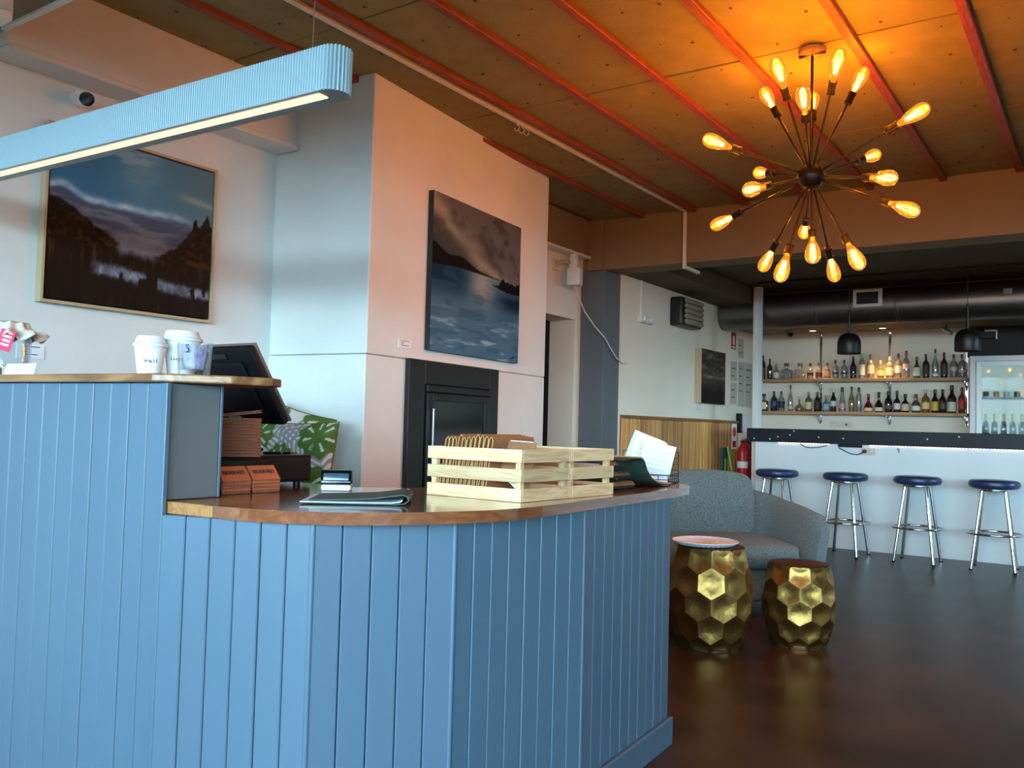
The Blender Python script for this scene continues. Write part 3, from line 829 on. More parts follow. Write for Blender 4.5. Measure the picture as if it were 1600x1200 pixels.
# green menus stacked beyond the crates
GN = ['lowest dark green folded menu in the pile beyond the crates', 'middle dark green folded menu in the pile beyond the crates', 'uppermost dark green folded menu in the pile beyond the crates']
for i in range(3):
    z = i * 0.0325
    t = thing('folded_menu', GN[i], 'menu', (-1.435 - 0.012 * i, 2.625, Z0 + z), R(-3 + 2 * i), 'dark green menus beyond the crates')
    pr = [(-0.11, 0.0025), (0.06, 0.0025), (0.088, 0.006), (0.098, 0.0155), (0.088, 0.025), (0.06, 0.0285), (-0.11, 0.0285)]
    extrude_profile(pr, -0.10, 0.075 - 0.012 * i, 0.0026).build('cover', 'green_leather', t, True)
    extrude_profile([(-0.108, 0.0155), (0.03, 0.0155), (0.072, 0.0155)], -0.097, 0.072 - 0.012 * i, 0.014).build('pages', 'menu_page', t, True)
t = thing('folded_menu', 'dark green open menu curving down to the worktop beside the wire basket', 'menu', (-1.36, 2.755, Z0), R(88), 'dark green menus beyond the crates')
pr = [(0.24, 0.0045), (0.19, 0.0050), (0.13, 0.013), (0.08, 0.030), (0.045, 0.058), (0.025, 0.090), (0.005, 0.102), (-0.05, 0.1035), (-0.12, 0.098)]
extrude_profile(pr, -0.02, 0.13, 0.003).build('cover', 'green_leather', t, True)
extrude_profile([(a + .004, b + .0045) for a, b in pr[:7]], -0.015, 0.125, 0.004).build('pages', 'brown_edge', t, True)

# wire basket with white folded leaflets
bk = thing('wire_basket', 'black wire basket holding white leaflets at the end of the worktop', 'basket', (-1.475, 3.06, Z0), R(12))
def wire_panel(p, q, h, nx, nz, nm):
    b_ = MB(); p = Vector(p); q = Vector(q)
    for k in range(nx + 1):
        a = p.lerp(q, k / nx); b_.cyl(a, a + Vector((0, 0, h)), 0.0013 if 0 < k < nx else 0.002, n=6)
    for k in range(nz + 1):
        z = Vector((0, 0, h * k / nz)); b_.cyl(p + z, q + z, 0.0013 if 0 < k < nz else 0.002, n=6)
    b_.build(nm, 'wire_black', bk)
bw, bd = 0.11, 0.09
wire_panel((-bw, -bd, 0.002), (bw, -bd, 0.002), 0.034, 6, 2, 'front_grid')
wire_panel((-bw, bd, 0.002), (bw, bd, 0.002), 0.115, 6, 5, 'rear_grid')
wire_panel((bw, -bd, 0.002), (bw, bd, 0.002), 0.034, 5, 2, 'side_grid')
wire_panel((-bw, -bd, 0.002), (-bw, bd, 0.002), 0.06, 5, 3, 'side_grid')
b_ = MB()
for k in range(7): b_.cyl((-bw + k * bw / 3, -bd, 0.002), (-bw + k * bw / 3, bd, 0.002), 0.0013, n=6)
b_.build('floor_grid', 'wire_black', bk)
LF = [(-0.062, 0.058, 20, 0.185, 'rearmost white folded leaflet leaning high in the wire basket'), (-0.048, 0.034, 19, 0.180, 'second white folded leaflet from the back in the wire basket'), (-0.030, 0.012, 17, 0.172, 'third white folded leaflet from the back in the wire basket'),
      (0.030, -0.020, 12, 0.150, 'white folded leaflet second from the front of the wire basket'), (0.034, -0.044, 12, 0.146, 'frontmost white folded leaflet leaning in the wire basket')]
for x, yy, tilt, h, lb in LF:
    c, s = math.cos(R(12)), math.sin(R(12))
    t = thing('leaflet', lb, 'leaflet', (-1.475 + c * x - s * yy, 3.06 + s * x + c * yy, Z0 + 0.0045), R(40), 'white leaflets in the wire basket')
    t.rotation_euler = (R(4), R(tilt), R(40))
    M = Matrix.Identity(4)
    for q in range(4):
        MB().box(-0.062, 0.062, -0.006 + q * 0.0032, -0.0036 + q * 0.0032, 0, h - q * 0.002, 0.0004).build('sheet', 'paper', t)
    for q in range(5):
        MB().box(-0.048, 0.040 - (q % 2) * .02, -0.0067, -0.0063, h * (.82 - q * .12), h * (.82 - q * .12) + 0.004).build('print_line', 'paper_grey', t)

# cushions on a low bench behind the counter
bn = thing('bench', 'low upholstered bench behind the counter in the chimney corner', 'bench', (-3.15, 2.78, 0))
MB().box(-0.52, 0.36, -0.30, 0.26, 0.10, 0.56, 0.01, 2).build('base', 'blue_dark', bn)
MB().box(-0.52, 0.36, -0.30, 0.26, 0.561, 0.622, 0.02, 3).build('seat_pad', 'fabric_bench', bn, True)
for sx in (-.46, .30):
    for sy in (-.25, .20): MB().box(sx - .025, sx + .025, sy - .025, sy + .025, 0, 0.1).build('leg', 'black_metal', bn)
def leafcol(seed):
    rs = np.random.RandomState(seed)
    leaves = []
    if seed == 21:
        leaves = [(.86, .84, -2.0, .20, 0), (.80, .34, 2.4, .22, 0), (.46, .62, .6, .13, 0), (.20, .30, 1.0, .2, 0), (.15, .85, 2.0, .18, 0), (.62, .80, -.6, .17, 1), (.40, .86, .3, .17, 1), (.95, .52, 1.9, .15, 1), (.55, .30, 1.2, .18, 1), (.62, .62, 2.6, .12, 1)]
    else:
      for k in range(9): leaves.append((rs.rand() * 1.1 - .05, rs.rand() * 1.1 - .05, rs.rand() * 6.28, 0.19 + rs.rand() * .10, k % 2))
    def f(u, v):
        c = np.ones(u.shape + (3,)) * np.array((214, 216, 214.))
        for (x, y_, a, s_, kind) in leaves:
            du = (u - x); dv = (v - y_)
            p = du * math.cos(a) + dv * math.sin(a); q = -du * math.sin(a) + dv * math.cos(a)
            if kind == 1:
                L = s_ * 1.8; ins = (np.abs(p) < L) & (np.abs(q) < 0.62 * L * (1 - (p / L) ** 2))
                st_ = np.sin((p - np.abs(q) * .9) * 95) > -0.1
                c[ins & st_] = (150, 146, 150); c[ins & (np.abs(q) < .006)] = (150, 146, 150)
        for (x, y_, a, s_, kind) in leaves:
            du = (u - x); dv = (v - y_)
            p = du * math.cos(a) + dv * math.sin(a); q = -du * math.sin(a) + dv * math.cos(a)
            if kind == 0:
                th = np.arctan2(q, p); rr = np.hypot(p, q)
                edge = s_ * (1.05 + 0.10 * np.cos(9 * th) - 0.35 * np.exp(-((np.abs(th) - math.pi) / .3) ** 2))
                ins = rr < edge
                shade = 0.85 + 0.3 * fbm(u, v, 9, 9, seed)
                g_ = np.stack([86 * shade, 114 * shade, 54 * shade], -1)
                c[ins] = g_[ins]
                hole = ins & (np.cos(7 * th) > .78) & (rr > .36 * s_) & (rr < .80 * s_)
                c[hole] = (206, 212, 198)
                c[ins & (np.abs(q) < .006)] = (80, 112, 50)
        return c
    return f
def cushion(label, loc, rot, w, h, seed):
    t = thing('cushion', label, 'cushion', loc, group='leaf print cushions on the bench')
    t.rotation_euler = rot
    def pos(sgn):
        def f(u, v):
            a = 2 * u - 1; b = 2 * v - 1
            e = np.clip((1 - a ** 4) * (1 - b ** 4), 0, 1) ** .5
            pin = 1 - 0.06 * (1 - np.abs(a) ** 2) * np.abs(b) ** 3
            pin2 = 1 - 0.06 * (1 - np.abs(b) ** 2) * np.abs(a) ** 3
            return a * w / 2 * pin2, sgn * 0.075 * e, h / 2 + b * h / 2 * pin
        return f
    painted('front_cover', pos(-1), leafcol(seed), 110, 110, 'cushion_print', t)
    painted('rear_cover', pos(1), leafcol(seed + 1), 60, 60, 'cushion_print', t)
    pts = []
    n = 24
    for k in range(4 * n):
        s_ = k // n; q = (k % n) / n * 2 - 1
        a, b = [(q, -1), (1, q), (-q, 1), (-1, -q)][s_]
        pin = 1 - 0.06 * (1 - abs(a) ** 2) * abs(b) ** 3; pin2 = 1 - 0.06 * (1 - abs(b) ** 2) * abs(a) ** 3
        pts.append((a * w / 2 * pin2, 0, h / 2 + b * h / 2 * pin))
    MB().tube(pts, 0.004, 6, True).build('piping', 'piping_green', t, True)
cushion('leaf print cushion standing upright at the front of the bench', (-3.085, 2.72, 0.634), (R(-8), 0, R(14)), 0.45, 0.465, 21)
cushion('leaf print cushion leaning behind another against the chimney', (-3.41, 2.90, 0.675), (R(-9), R(13), R(6)), 0.47, 0.50, 34)

# ================================================================ LINEAR PENDANT
LY = 1.40
lp = thing('linear_pendant', 'long pale blue fluted pendant light hanging over the raised counter', 'pendant light', (-1.44, LY, 1.846), rot=(0, R(1.15), 0))
def fluted(L, w, pitch, amp):
    """outline of a stadium with vertical flutes"""
    r = w / 2; pts = []
    straight = L - w
    path = []
    n1 = int(straight / (pitch / 4)); n2 = int(math.pi * r / (pitch / 4))
    for i in range(n1): path.append((-L + r + straight * i / n1, -r, 0, -1))
    for i in range(n2):
        a = -math.pi / 2 + math.pi * i / n2; path.append((-r + r * math.cos(a), r * math.sin(a), math.cos(a), math.sin(a)))
    for i in range(n1): path.append((-r - straight * i / n1, r, 0, 1))
    for i in range(n2):
        a = math.pi / 2 + math.pi * i / n2; path.append((-L + r + r * math.cos(a), r * math.sin(a), math.cos(a), math.sin(a)))
    for i, (x, y_, nx, ny) in enumerate(path):
        k = amp * (-1.0, 0.55, 1.0, 0.55)[i % 4]
        pts.append((x + nx * k, y_ + ny * k))
    return pts
LL = 2.0
b_ = MB(); o_ = fluted(LL, 0.074, 0.0092, 0.0032)
va = [b_.bm.verts.new((p[0], p[1], 0.0)) for p in o_]; vb = [b_.bm.verts.new((p[0], p[1], 0.104)) for p in o_]
for i in range(len(o_)): b_.bm.faces.new((va[i], va[(i + 1) % len(o_)], vb[(i + 1) % len(o_)], vb[i]))
b_.bm.faces.new(vb); b_.bm.faces.new(va[::-1])
b_.build('fluted_housing', 'lamp_blue', lp)
MB().box(-LL + 0.06, -0.055, -0.028, 0.002, -0.004, -0.0005, 0.001).build('diffuser', 'strip_light', lp)
for x in (-0.115, -1.85):
    MB().cyl((x, 0, 0.104), (x + 0.02 * 0, 0, 1.01), 0.0012, n=6).build('suspension_wire', 'silver', lp)
    MB().cyl((x, 0, 0.104), (x, 0, 0.112), 0.006, n=10).build('wire_grip', 'silver', lp)

# ================================================================ CHANDELIER
HUB = Vector((-1.128, 4.0, 2.26))
cdl = thing('sputnik_chandelier', 'bronze sputnik chandelier with twenty amber filament bulbs', 'chandelier', HUB)
MB().lathe([(0, -0.062), (0.022, -0.058), (0.044, -0.044), (0.058, -0.022), (0.062, 0), (0.058, 0.022), (0.044, 0.044), (0.022, 0.058), (0, 0.062)], 28, caps=False).build('hub', 'bronze', cdl, True)
MB().cyl((0, 0, 0.055), (0, 0, 0.585), 0.0065, n=12).build('drop_rod', 'bronze', cdl, True)
MB().lathe([(0.012, 0.557), (0.058, 0.566), (0.062, 0.573), (0.062, 0.585), (0.0, 0.585)], 28).build('ceiling_canopy', 'canopy', cdl, True)
MB().box(-0.06, 0.06, -0.008, 0.008, 0.556, 0.566, 0.002).build('bracket', 'bronze', cdl)
ARMS = [(-0.079, -0.684, 0.725), (0.362, -0.569, 0.739), (0.344, 0.266, 0.9), (-0.464, 0.193, 0.865), (0.192, -0.911, 0.364), (-0.131, 0.496, 0.858), (0.903, -0.3, 0.306), (0.317, 0.873, 0.37), (0.742, -0.614, -0.268), (0.838, -0.303, -0.454), (-0.579, -0.795, 0.178), (-0.677, 0.672, 0.3), (-0.199, -0.931, -0.307), (-0.93, 0.267, -0.254), (-0.572, 0.538, -0.619), (-0.108, -0.436, -0.893), (-0.314, 0.91, -0.269), (0.183, -0.582, -0.792), (0.022, 0.68, -0.733), (0.461, -0.33, -0.824)]
BULB = [(0.0125, 0.436), (0.0135, 0.446), (0.017, 0.458), (0.0235, 0.478), (0.0295, 0.502), (0.0325, 0.524), (0.0318, 0.541), (0.0268, 0.557), (0.018, 0.567), (0.008, 0.572), (0, 0.573)]
proto = {}
for i, d in enumerate(ARMS):
    d = Vector(d).normalized()
    M = Vector((0, 0, 1)).rotation_difference(d).to_matrix().to_4x4()
    if i == 0:
        rod = MB().cyl((0, 0, 0.05), (0, 0, 0.385), 0.0052, n=10).build('arm', 'bronze', cdl, True)
        soc = MB().lathe([(0.0, 0.378), (0.013, 0.378), (0.0185, 0.382), (0.0185, 0.390), (0.0165, 0.391), (0.0165, 0.428), (0.0185, 0.429), (0.0185, 0.436), (0.0, 0.436)], 18).build('lamp_holder', 'bronze', rod, True)
        glb = MB().lathe(BULB, 22, caps=False).build('bulb', 'bulb_glass', rod, True)
        b_ = MB()
        for k in range(4):
            a = k * math.pi / 2 + .4
            b_.cyl((0.006 * math.cos(a), 0.006 * math.sin(a), 0.468), (0.0105 * math.cos(a), 0.0105 * math.sin(a), 0.537), 0.0030, n=6)
        fil = b_.build('filament', 'filament', rod)
        rod.matrix_local = M
        proto = (rod, soc, glb, fil)
    else:
        rod = proto[0].copy(); COL.objects.link(rod); rod.parent = cdl; rod.matrix_local = M
        for q in proto[1:]:
            c = q.copy(); COL.objects.link(c); c.parent = rod
    ld = bpy.data.lights.new('bulb_light', 'POINT'); ld.energy = 7.5; ld.color = (1.0, 0.52, 0.02); ld.shadow_soft_size = 0.02
    lo = bpy.data.objects.new('bulb_light', ld); COL.objects.link(lo); lo.parent = cdl; lo.location = d * 0.515

# ================================================================ CONDUIT WITH HOOKS
cn = thing('cable_conduit', 'white surface conduit running along the ceiling and down the fascia', 'conduit', (-2.82, 6.5, 2.83))
MB().box(-0.014, 0.014, -8.0, 0.012, 0.004, 0.028, 0.002).build('ceiling_run', 'white_trim', cn)
MB().box(-0.014, 0.014, -0.008, 0.012, -0.425, 0.0035, 0.002).build('drop', 'white_trim', cn)
MB().box(-0.014, 0.014, -0.008, 0.29, -0.448, -0.4255, 0.002).build('soffit_run', 'white_trim', cn)
for k, yy in enumerate((4.10, 4.15, 4.20)):
    h = thing('ceiling_hook', '%s white cup hook hanging on the ceiling conduit' % ['nearest', 'middle', 'farthest'][k], 'hook', (-2.82, yy, 2.8325), group='hooks on the conduit')
    pts = [(0, 0, 0.0), (0, 0, -0.012)] + [(0.016 * math.sin(a), 0, -0.028 + 0.016 * math.cos(a)) for a in [x * .35 for x in range(0, 15)]]
    MB().tube(pts, 0.0028, 6).build('hook_wire', 'white_trim', h, True)

# ================================================================ PICTURES
def pic1(u, v):
    n1 = fbm(u, v, 5, 5, 3); n2 = fbm(u, v, 14, 22, 11); n3 = fbm(u, v, 40, 14, 19); st_ = fbm(u, v, 70, 5, 23)
    c = np.zeros(u.shape + (3,)) + np.array((104, 146, 168.))
    c = mixc(c, (84, 132, 162), smooth(.55, .2, u) * .7)
    c = mixc(c, (128, 144, 150), smooth(.55, .95, u) * .6)
    c = mixc(c, (178, 188, 192), np.exp(-((u - .52) / .13) ** 2) * smooth(.55, .95, v) * .45 * n1 * 1.6)
    c = mixc(c, (196, 200, 204), smooth(.52, .62, fbm(u, v, 4, 16, 44)) * smooth(.70, .98, v) * .5 * smooth(.1, .4, u) * smooth(.75, .4, u))
    c = mixc(c, (188, 186, 182), np.exp(-((v - .77 + .1 * (u - .9)) / .025) ** 2) * smooth(.72, .85, u) * .6)
    ridge = .625 + .03 * (fbm(u, 0 * v, 7, 1, 5) - .5) + .05 * np.exp(-((u - .06) / .08) ** 2)
    c = mixc(c, (206, 212, 220), np.exp(-((v - ridge) / .026) ** 2) * (.2 + 1.0 * n2) * smooth(.92, .7, u))
    hills = smooth(.012, -.02, v - ridge + .02)
    hc = np.zeros_like(c) + np.array((104, 108, 128.)); hc = mixc(hc, (146, 142, 152), smooth(.45, .7, fbm(u, v, 5, 30, 8)) * .8)
    c = c * (1 - hills[..., None]) + hc * hills[..., None]
    lake = smooth(.50, .44, v) * smooth(.30, .40, u) * smooth(.74, .62, u)
    c = mixc(c, (160, 164, 178), lake * (.5 + .5 * n2))
    tl = .60 - .62 * np.clip(u - .06, 0, 1) ** 1.0 + .05 * (n2 - .5) + .02 * (n3 - .5)
    left = smooth(.012, -.012, v - tl) * smooth(.42, .36, u)
    tr = .36 + .5 * smooth(.62, .98, u) * .52 + .07 * np.exp(-((u - .88) / .022) ** 2) + .09 * np.exp(-((u - .965) / .022) ** 2) + .05 * (n2 - .5) + .04 * (n2 - .5) + .03 * (n3 - .5)
    right = smooth(.012, -.012, v - tr) * smooth(.60, .68, u)
    tree = np.clip(left + right, 0, 1)
    fo = fbm(u, v, 34, 38, 91, 3); tcx = np.zeros_like(c) + np.array((46, 38, 33.)); tcx = mixc(tcx, (24, 22, 22), smooth(.40, .62, fo) * .9); tcx = mixc(tcx, (86, 68, 44), smooth(.56, .72, fbm(u, v, 44, 52, 97, 3)) * .75); tcx = mixc(tcx, (104, 78, 44), smooth(.50, .66, fbm(u, v, 20, 26, 31)) * smooth(.6, .3, v) * .9); tcx = mixc(tcx, (30, 24, 24), smooth(.55, .75, n1) * .7)
    c = c * (1 - tree[..., None]) + tcx * tree[..., None]
    low = smooth(.37, .30, v + .04 * (n3 - .5) + .05 * (u - .5))
    lc = np.zeros_like(c) + np.array((40, 34, 31.)); lc = mixc(lc, (104, 76, 46), smooth(.5, .72, st_) * smooth(.16, .32, v) * .9); lc = mixc(lc, (28, 22, 22), smooth(.25, .0, v) * .6)
    lc = mixc(lc, (62, 56, 44), smooth(.55, .7, st_) * smooth(.2, .0, v) * .7)
    c = c * (1 - low[..., None]) + lc * low[..., None]
    yb = .185 + .03 * np.sin(5 * u) + .03 * (n3 - .5)
    wat = np.exp(-((v - yb) / (.03 + .02 * n1)) ** 4) * smooth(.22, .30, u) * smooth(.38, .55, fbm(u, v, 26, 12, 53) + .12 - .6 * np.exp(-((u - .61) / .03) ** 2))
    c = mixc(c, (160, 168, 184), wat * (.45 + .7 * fbm(u, v, 40, 20, 87, 3)))
    return c
def pic2(u, v):
    n1 = fbm(u, v, 3, 3, 13); n2 = fbm(u, v, 6, 30, 7); n3 = fbm(u, v, 30, 6, 9)
    c = np.zeros(u.shape + (3,)) + np.array((124, 124, 124.))
    c = mixc(c, (86, 88, 90), smooth(.44, .66, fbm(u * 1.2 + v, v - .5 * u, 3, 4, 17)))
    c = mixc(c, (190, 182, 172), np.exp(-((v - (.92 - .45 * u + .25 * (n1 - .5))) / .09) ** 2) * .75)
    c = mixc(c, (104, 110, 112), np.exp(-(((u - .2) / .2) ** 2 + ((v - .70) / .06) ** 2)) * .7)
    hz = .565
    water = smooth(.004, -.004, v - hz)
    wc = np.zeros_like(c) + np.array((104, 140, 164.))
    wc = mixc(wc, (36, 78, 108), smooth(.30, .50, v) * smooth(.55, .30, u + .15 * (n2 - .5)))
    wc = mixc(wc, (26, 58, 84), np.exp(-(((u - .95) / .25) ** 2 + ((v - .42) / .07) ** 2)) * 1.0)
    wc = mixc(wc, (186, 182, 176), np.exp(-((u - (.52 + .4 * (.56 - v) * (n2 - .3))) / .16) ** 2) * smooth(.25, .5, v) * .75)
    wc = mixc(wc, (78, 116, 142), smooth(.5, .7, n2) * .55)
    wc = mixc(wc, (176, 200, 214), smooth(.55, .75, fbm(u, v, 5, 36, 27)) * smooth(.4, .1, v) * .8)
    c = c * (1 - water[..., None]) + wc * water[..., None]
    hill = .565 + .10 * np.exp(-(u / .13) ** 2) + .055 * np.exp(-((u - .28) / .14) ** 2) + .02 * smooth(.85, .3, u) + .008 * (n3 - .5)
    hm = smooth(.004, -.004, v - hill) * smooth(-.004, .004, v - hz + .02 * smooth(.3, 0, u)) * smooth(.82, .74, u)
    c = mixc(c, (34, 26, 26), hm)
    isl = np.exp(-((u - .92) / .2) ** 4); im = smooth(.004, -.004, np.abs(v - .515) - .026 * isl * (.7 + .6 * n3)) * smooth(.64, .70, u)
    c = mixc(c, (20, 18, 20), im)
    tm = smooth(.004, -.004, v - (.54 + .065 * fbm(u, 0 * v, 26, 1, 61) * smooth(.72, .8, u))) * smooth(.72, .76, u) * smooth(.50, .515, v)
    c = mixc(c, (22, 22, 24), tm)
    sg = np.exp(-(((u - .93) / .03) ** 2 + ((v - .035 - .3 * (u - .93)) / .006) ** 2)); c = mixc(c, (40, 40, 44), sg)
    return c
def pic3(u, v):
    n2 = fbm(u, v, 3, 14, 71); n1 = fbm(u, v, 4, 4, 77)
    c = np.zeros(u.shape + (3,)) + np.array((92, 84, 76.))
    c = mixc(c, (140, 130, 118), smooth(.45, .7, n2) * smooth(.25, .6, v)); c = mixc(c, (48, 42, 40), smooth(.42, .2, v) * .9); c = mixc(c, (70, 64, 60), smooth(.5, .7, n1) * smooth(.6, .9, v))
    c = mixc(c, (168, 160, 150), np.exp(-((v - .5) / .03) ** 2) * n2)
    return c
def picture(name, label, loc, rz, W, H, D, pf, nu, nv, frame, group=None):
    """local x = outwards, y = along the wall, z = up; loc is the lower near corner on the wall"""
    t = thing(name, label, 'painting', loc, rz)
    if frame == 'float':
        fw, gap = 0.013, 0.007; k = fw + gap
        for a in ((0, W, 0, fw), (0, W, H - fw, H)): MB().box(0.002, D, a[0], a[1], a[2], a[3], 0.001).build('frame_rail', 'frame_wood', t)
        for a in ((0, fw, fw, H - fw), (W - fw, W, fw, H - fw)): MB().box(0.002, D, a[0], a[1], a[2], a[3], 0.001).build('frame_stile', 'frame_wood', t)
        MB().box(0.004, 0.010, fw, W - fw, fw, H - fw).build('backing', 'frame_dark', t)
    else:
        k = 0.0
    dd = D - (0.006 if frame == 'float' else 0)
    MB().box(0.011 if frame == 'float' else 0.002, dd - 0.0006, k, W - k, k, H - k, 0.0).build('stretcher', 'frame_dark' if frame != 'thick' else 'frame_wood', t)
    painted('canvas', lambda u, v: (0 * u + dd, k + u * (W - 2 * k), k + v * (H - 2 * k)), lambda u, v: 262 * (np.clip(pf(u, v), 0, 255) / 255) ** 1.42, nu, nv, 'canvas_paint', t)
    return t
picture('landscape_painting', 'large framed painting of dark trees beside a misty lake on the left wall', (XL, 1.885, 1.565), 0, 0.845, 0.765, 0.045, pic1, 200, 180, 'float')
p2 = CH_A + 0.506 * ch_d + 0.0025 * ch_n
picture('seascape_painting', 'unframed seascape canvas with dark headland hanging above the fireplace', (p2.x, p2.y, 1.502), CH_RZ, 1.02, 0.885, 0.036, pic2, 150, 170, 'bare')
picture('small_painting', 'small dark moody painting with pale wood edge on the far side wall', (WX, 8.42, 1.376), 0, 0.66, 0.555, 0.075, pic3, 50, 60, 'thick')

def label_card(label, loc, rz, w, h, n):
    t = thing('label_card', label, 'label', loc, rz)
    MB().box(0.0005, 0.004, 0, w, 0, h, 0.0006).build('card', 'paper', t)
    for k in range(n):
        z = h * (0.78 - k * 0.17)
        MB().box(0.0041, 0.0046, w * .2, w * (.2 + [.62, .26, .16, .55, .3][k]), z, z + h * .055).build('print_line', 'ink', t)
label_card('small white artwork label on the wall below the lake painting', (XL, 1.822, 1.325), 0, 0.115, 0.062, 4)
lc = CH_A + 0.262 * ch_d + 0.003 * ch_n
label_card('small white artwork label on the chimney beside the seascape', (lc.x, lc.y, 1.493), CH_RZ, 0.122, 0.048, 4)

# ================================================================ FIREPLACE
fpo = CH_A + 0.335 * ch_d + 0.003 * ch_n
fp = thing('fireplace_insert', 'black steel wood-heater insert set into the white chimney', 'fireplace', (fpo.x, fpo.y, 0), CH_RZ)
FW, FH = 0.96, 1.443
MB().box(0.0, 0.028, 0.0, 0.15, 0.0, FH, 0.002).build('surround_panel', 'black_metal', fp)
MB().box(0.0, 0.028, 0.853, FW, 0.0, FH, 0.002).build('surround_panel', 'black_metal', fp)
MB().box(0.0, 0.028, 0.1505, 0.8525, 1.315, FH, 0.002).build('surround_panel', 'black_metal', fp)
MB().box(0.0, 0.028, 0.1505, 0.8525, 0.0, 0.62, 0.002).build('surround_panel', 'black_metal', fp)
MB().box(0.0, 0.006, 0.1505, 0.8525, 0.6205, 1.3145).build('firebox_back', 'black_metal', fp)
MB().box(0.0, 0.045, 0.155, 0.848, 1.272, 1.308, 0.003).build('air_hood', 'black_metal', fp)
dp = MB()
for a in ((0.165, 0.225, 0.66, 1.265), (0.79, 0.84, 0.66, 1.265), (0.2255, 0.7895, 1.225, 1.265), (0.2255, 0.7895, 0.66, 0.73)):
    dp.box(0.012, 0.036, a[0], a[1], a[2], a[3], 0.002)
dr_ = dp.build('door', 'black_metal', fp)
MB().box(0.018, 0.024, 0.2255, 0.7895, 0.7305, 1.2245).build('door_glass', 'black_gloss', dr_)
MB().cyl((0.048, 0.21, 0.80), (0.048, 0.21, 1.18), 0.006, n=10).build('door_handle', 'silver', dr_, True)
for z in (0.82, 1.16): MB().cyl((0.0362, 0.21, z), (0.048, 0.21, z), 0.004, n=8).build('handle_stud', 'silver', dr_, True)

# ================================================================ WALL FITTINGS
sc_ = thing('security_camera', 'white security camera with black face under the left wall ledge', 'camera', (XL, 2.03, 2.50))
MB().cyl((0.001, 0, -0.03), (0.02, 0, -0.03), 0.036, n=20).build('wall_mount', 'plastic_white', sc_, True)
MB().cyl((0.02, 0, -0.03), (0.075, -0.01, -0.045), 0.010, n=12).build('arm', 'plastic_white', sc_, True)
dcam = Vector((3.55, -2.0, -1.2)).normalized(); qq = Vector((0, 0, 1)).rotation_difference(dcam).to_matrix().to_4x4()
Mc = Matrix.Translation((0.09, -0.012, -0.05)) @ qq
MB().lathe([(0.0, -0.035), (0.024, -0.033), (0.033, -0.02), (0.034, 0.028), (0.031, 0.033), (0.0, 0.033)], 24, Mc).build('housing', 'plastic_white', sc_, True)
MB().lathe([(0.030, 0.0332), (0.029, 0.0365), (0.0, 0.0385)], 24, Mc).build('lens_face', 'black_gloss', sc_, True)

wf = thing('ceiling_fixture', 'white box fitting on the downstand beam in the top left corner', 'light fitting', (-3.335, 1.47, 2.599))
MB().box(-0.10, 0.085, -0.05, 0.055, -0.10, -0.012, 0.012, 2).build('box', 'plastic_white', wf, True)
MB().box(-0.06, 0.06, -0.03, 0.03, -0.0115, 0.0, 0.002).build('base_plate', 'plastic_white', wf)
MB().box(0.0855, 0.115, -0.02, 0.03, -0.07, -0.02, 0.006).build('side_clip', 'white_trim', wf)

spk = thing('wall_speaker', 'small white speaker on a bracket above the doorway', 'speaker', (RX + 0.002, 6.12, 2.40))
MB().box(0.0, 0.015, -0.10, -0.02, -0.03, 0.06, 0.004).build('wall_plate', 'cloth_beige', spk)
MB().tube([(0.014, -0.06, 0.02), (0.07, -0.05, 0.045), (0.12, -0.01, 0.03), (0.14, 0.0, 0.0)], 0.014, 10).build('bracket_arm', 'frame_wood', spk, True)
MB().box(0.115, 0.165, -0.02, 0.03, -0.012, 0.10, 0.004).build('neck', 'plastic_white', spk)
Mk = Matrix.Translation((0.14, 0.02, -0.155)) @ Matrix.Rotation(R(20), 4, 'Z')
MB().prism([(-0.055, -0.05), (0.055, -0.068), (0.055, 0.068), (-0.055, 0.05)], 0, 0.142, 0.010, 2, Mk).build('cabinet', 'plastic_white', spk, True)
MB().box(0.0552, 0.058, -0.060, 0.060, 0.012, 0.130, 0.001, 1, Mk).build('grille', 'paper_grey', spk)
cb = MB().tube([(-3.62, 6.14, 2.245), (-3.60, 6.20, 2.14), (-3.60, 6.29, 2.05), (-3.565, 6.40, 1.94), (-3.515, 6.49, 1.85), (-3.512, 6.58, 1.775), (-3.508, 6.68, 1.70), (-3.505, 6.80, 1.66), (-3.510, 6.88, 1.665)], 0.006, 8).build('speaker_cable', 'cable_white', None, True)
tag(cb, 'slack white cable hanging from the wall speaker across the grey column', 'cable')
lm = thing('passage_lamp', 'small amber lamp glowing inside the dark doorway', 'lamp', (-4.02, 6.55, 2.03))
MB().cyl((0, 0, 0), (0, 0, 0.36), 0.008, n=8).build('stem', 'black_metal', lm)
MB().lathe([(0.0, -0.022), (0.035, -0.018), (0.045, -0.004), (0.03, 0.0)], 16).build('globe', 'corridor_lamp', lm, True)

eb = thing('emergency_light', 'white emergency light box at the foot of a wall conduit', 'light fitting', (WX, 7.09, 2.052))
MB().box(0.0, 0.05, 0, 0.25, 0, 0.062, 0.004).build('box', 'white_trim', eb)
for yy in (0.06, 0.17): MB().box(0.0502, 0.07, yy - .035, yy + .035, 0.008, 0.054, 0.008, 2).build('lamp_head', 'plastic_white', eb, True)
MB().box(0.0, 0.018, 0.055, 0.080, 0.0625, 0.382, 0.002).build('conduit', 'white_trim', eb)

ac = thing('wall_heater', 'dark wall heater with beige louvres high on the side wall', 'heater', (WX, 7.79, 2.10))
MB().box(0.0, 0.125, 0.0, 0.50, 0.0, 0.275, 0.02, 3).build('body', 'black_metal', ac, True)
for k in range(5):
    MB().box(-0.004, 0.030, 0.06, 0.47, -0.020, 0.020, 0.006, 2, Matrix.Translation((0.13, 0, 0.035 + k * 0.05)) @ Matrix.Rotation(R(-28), 4, 'Y')).build('louvre', 'louvre', ac, True)

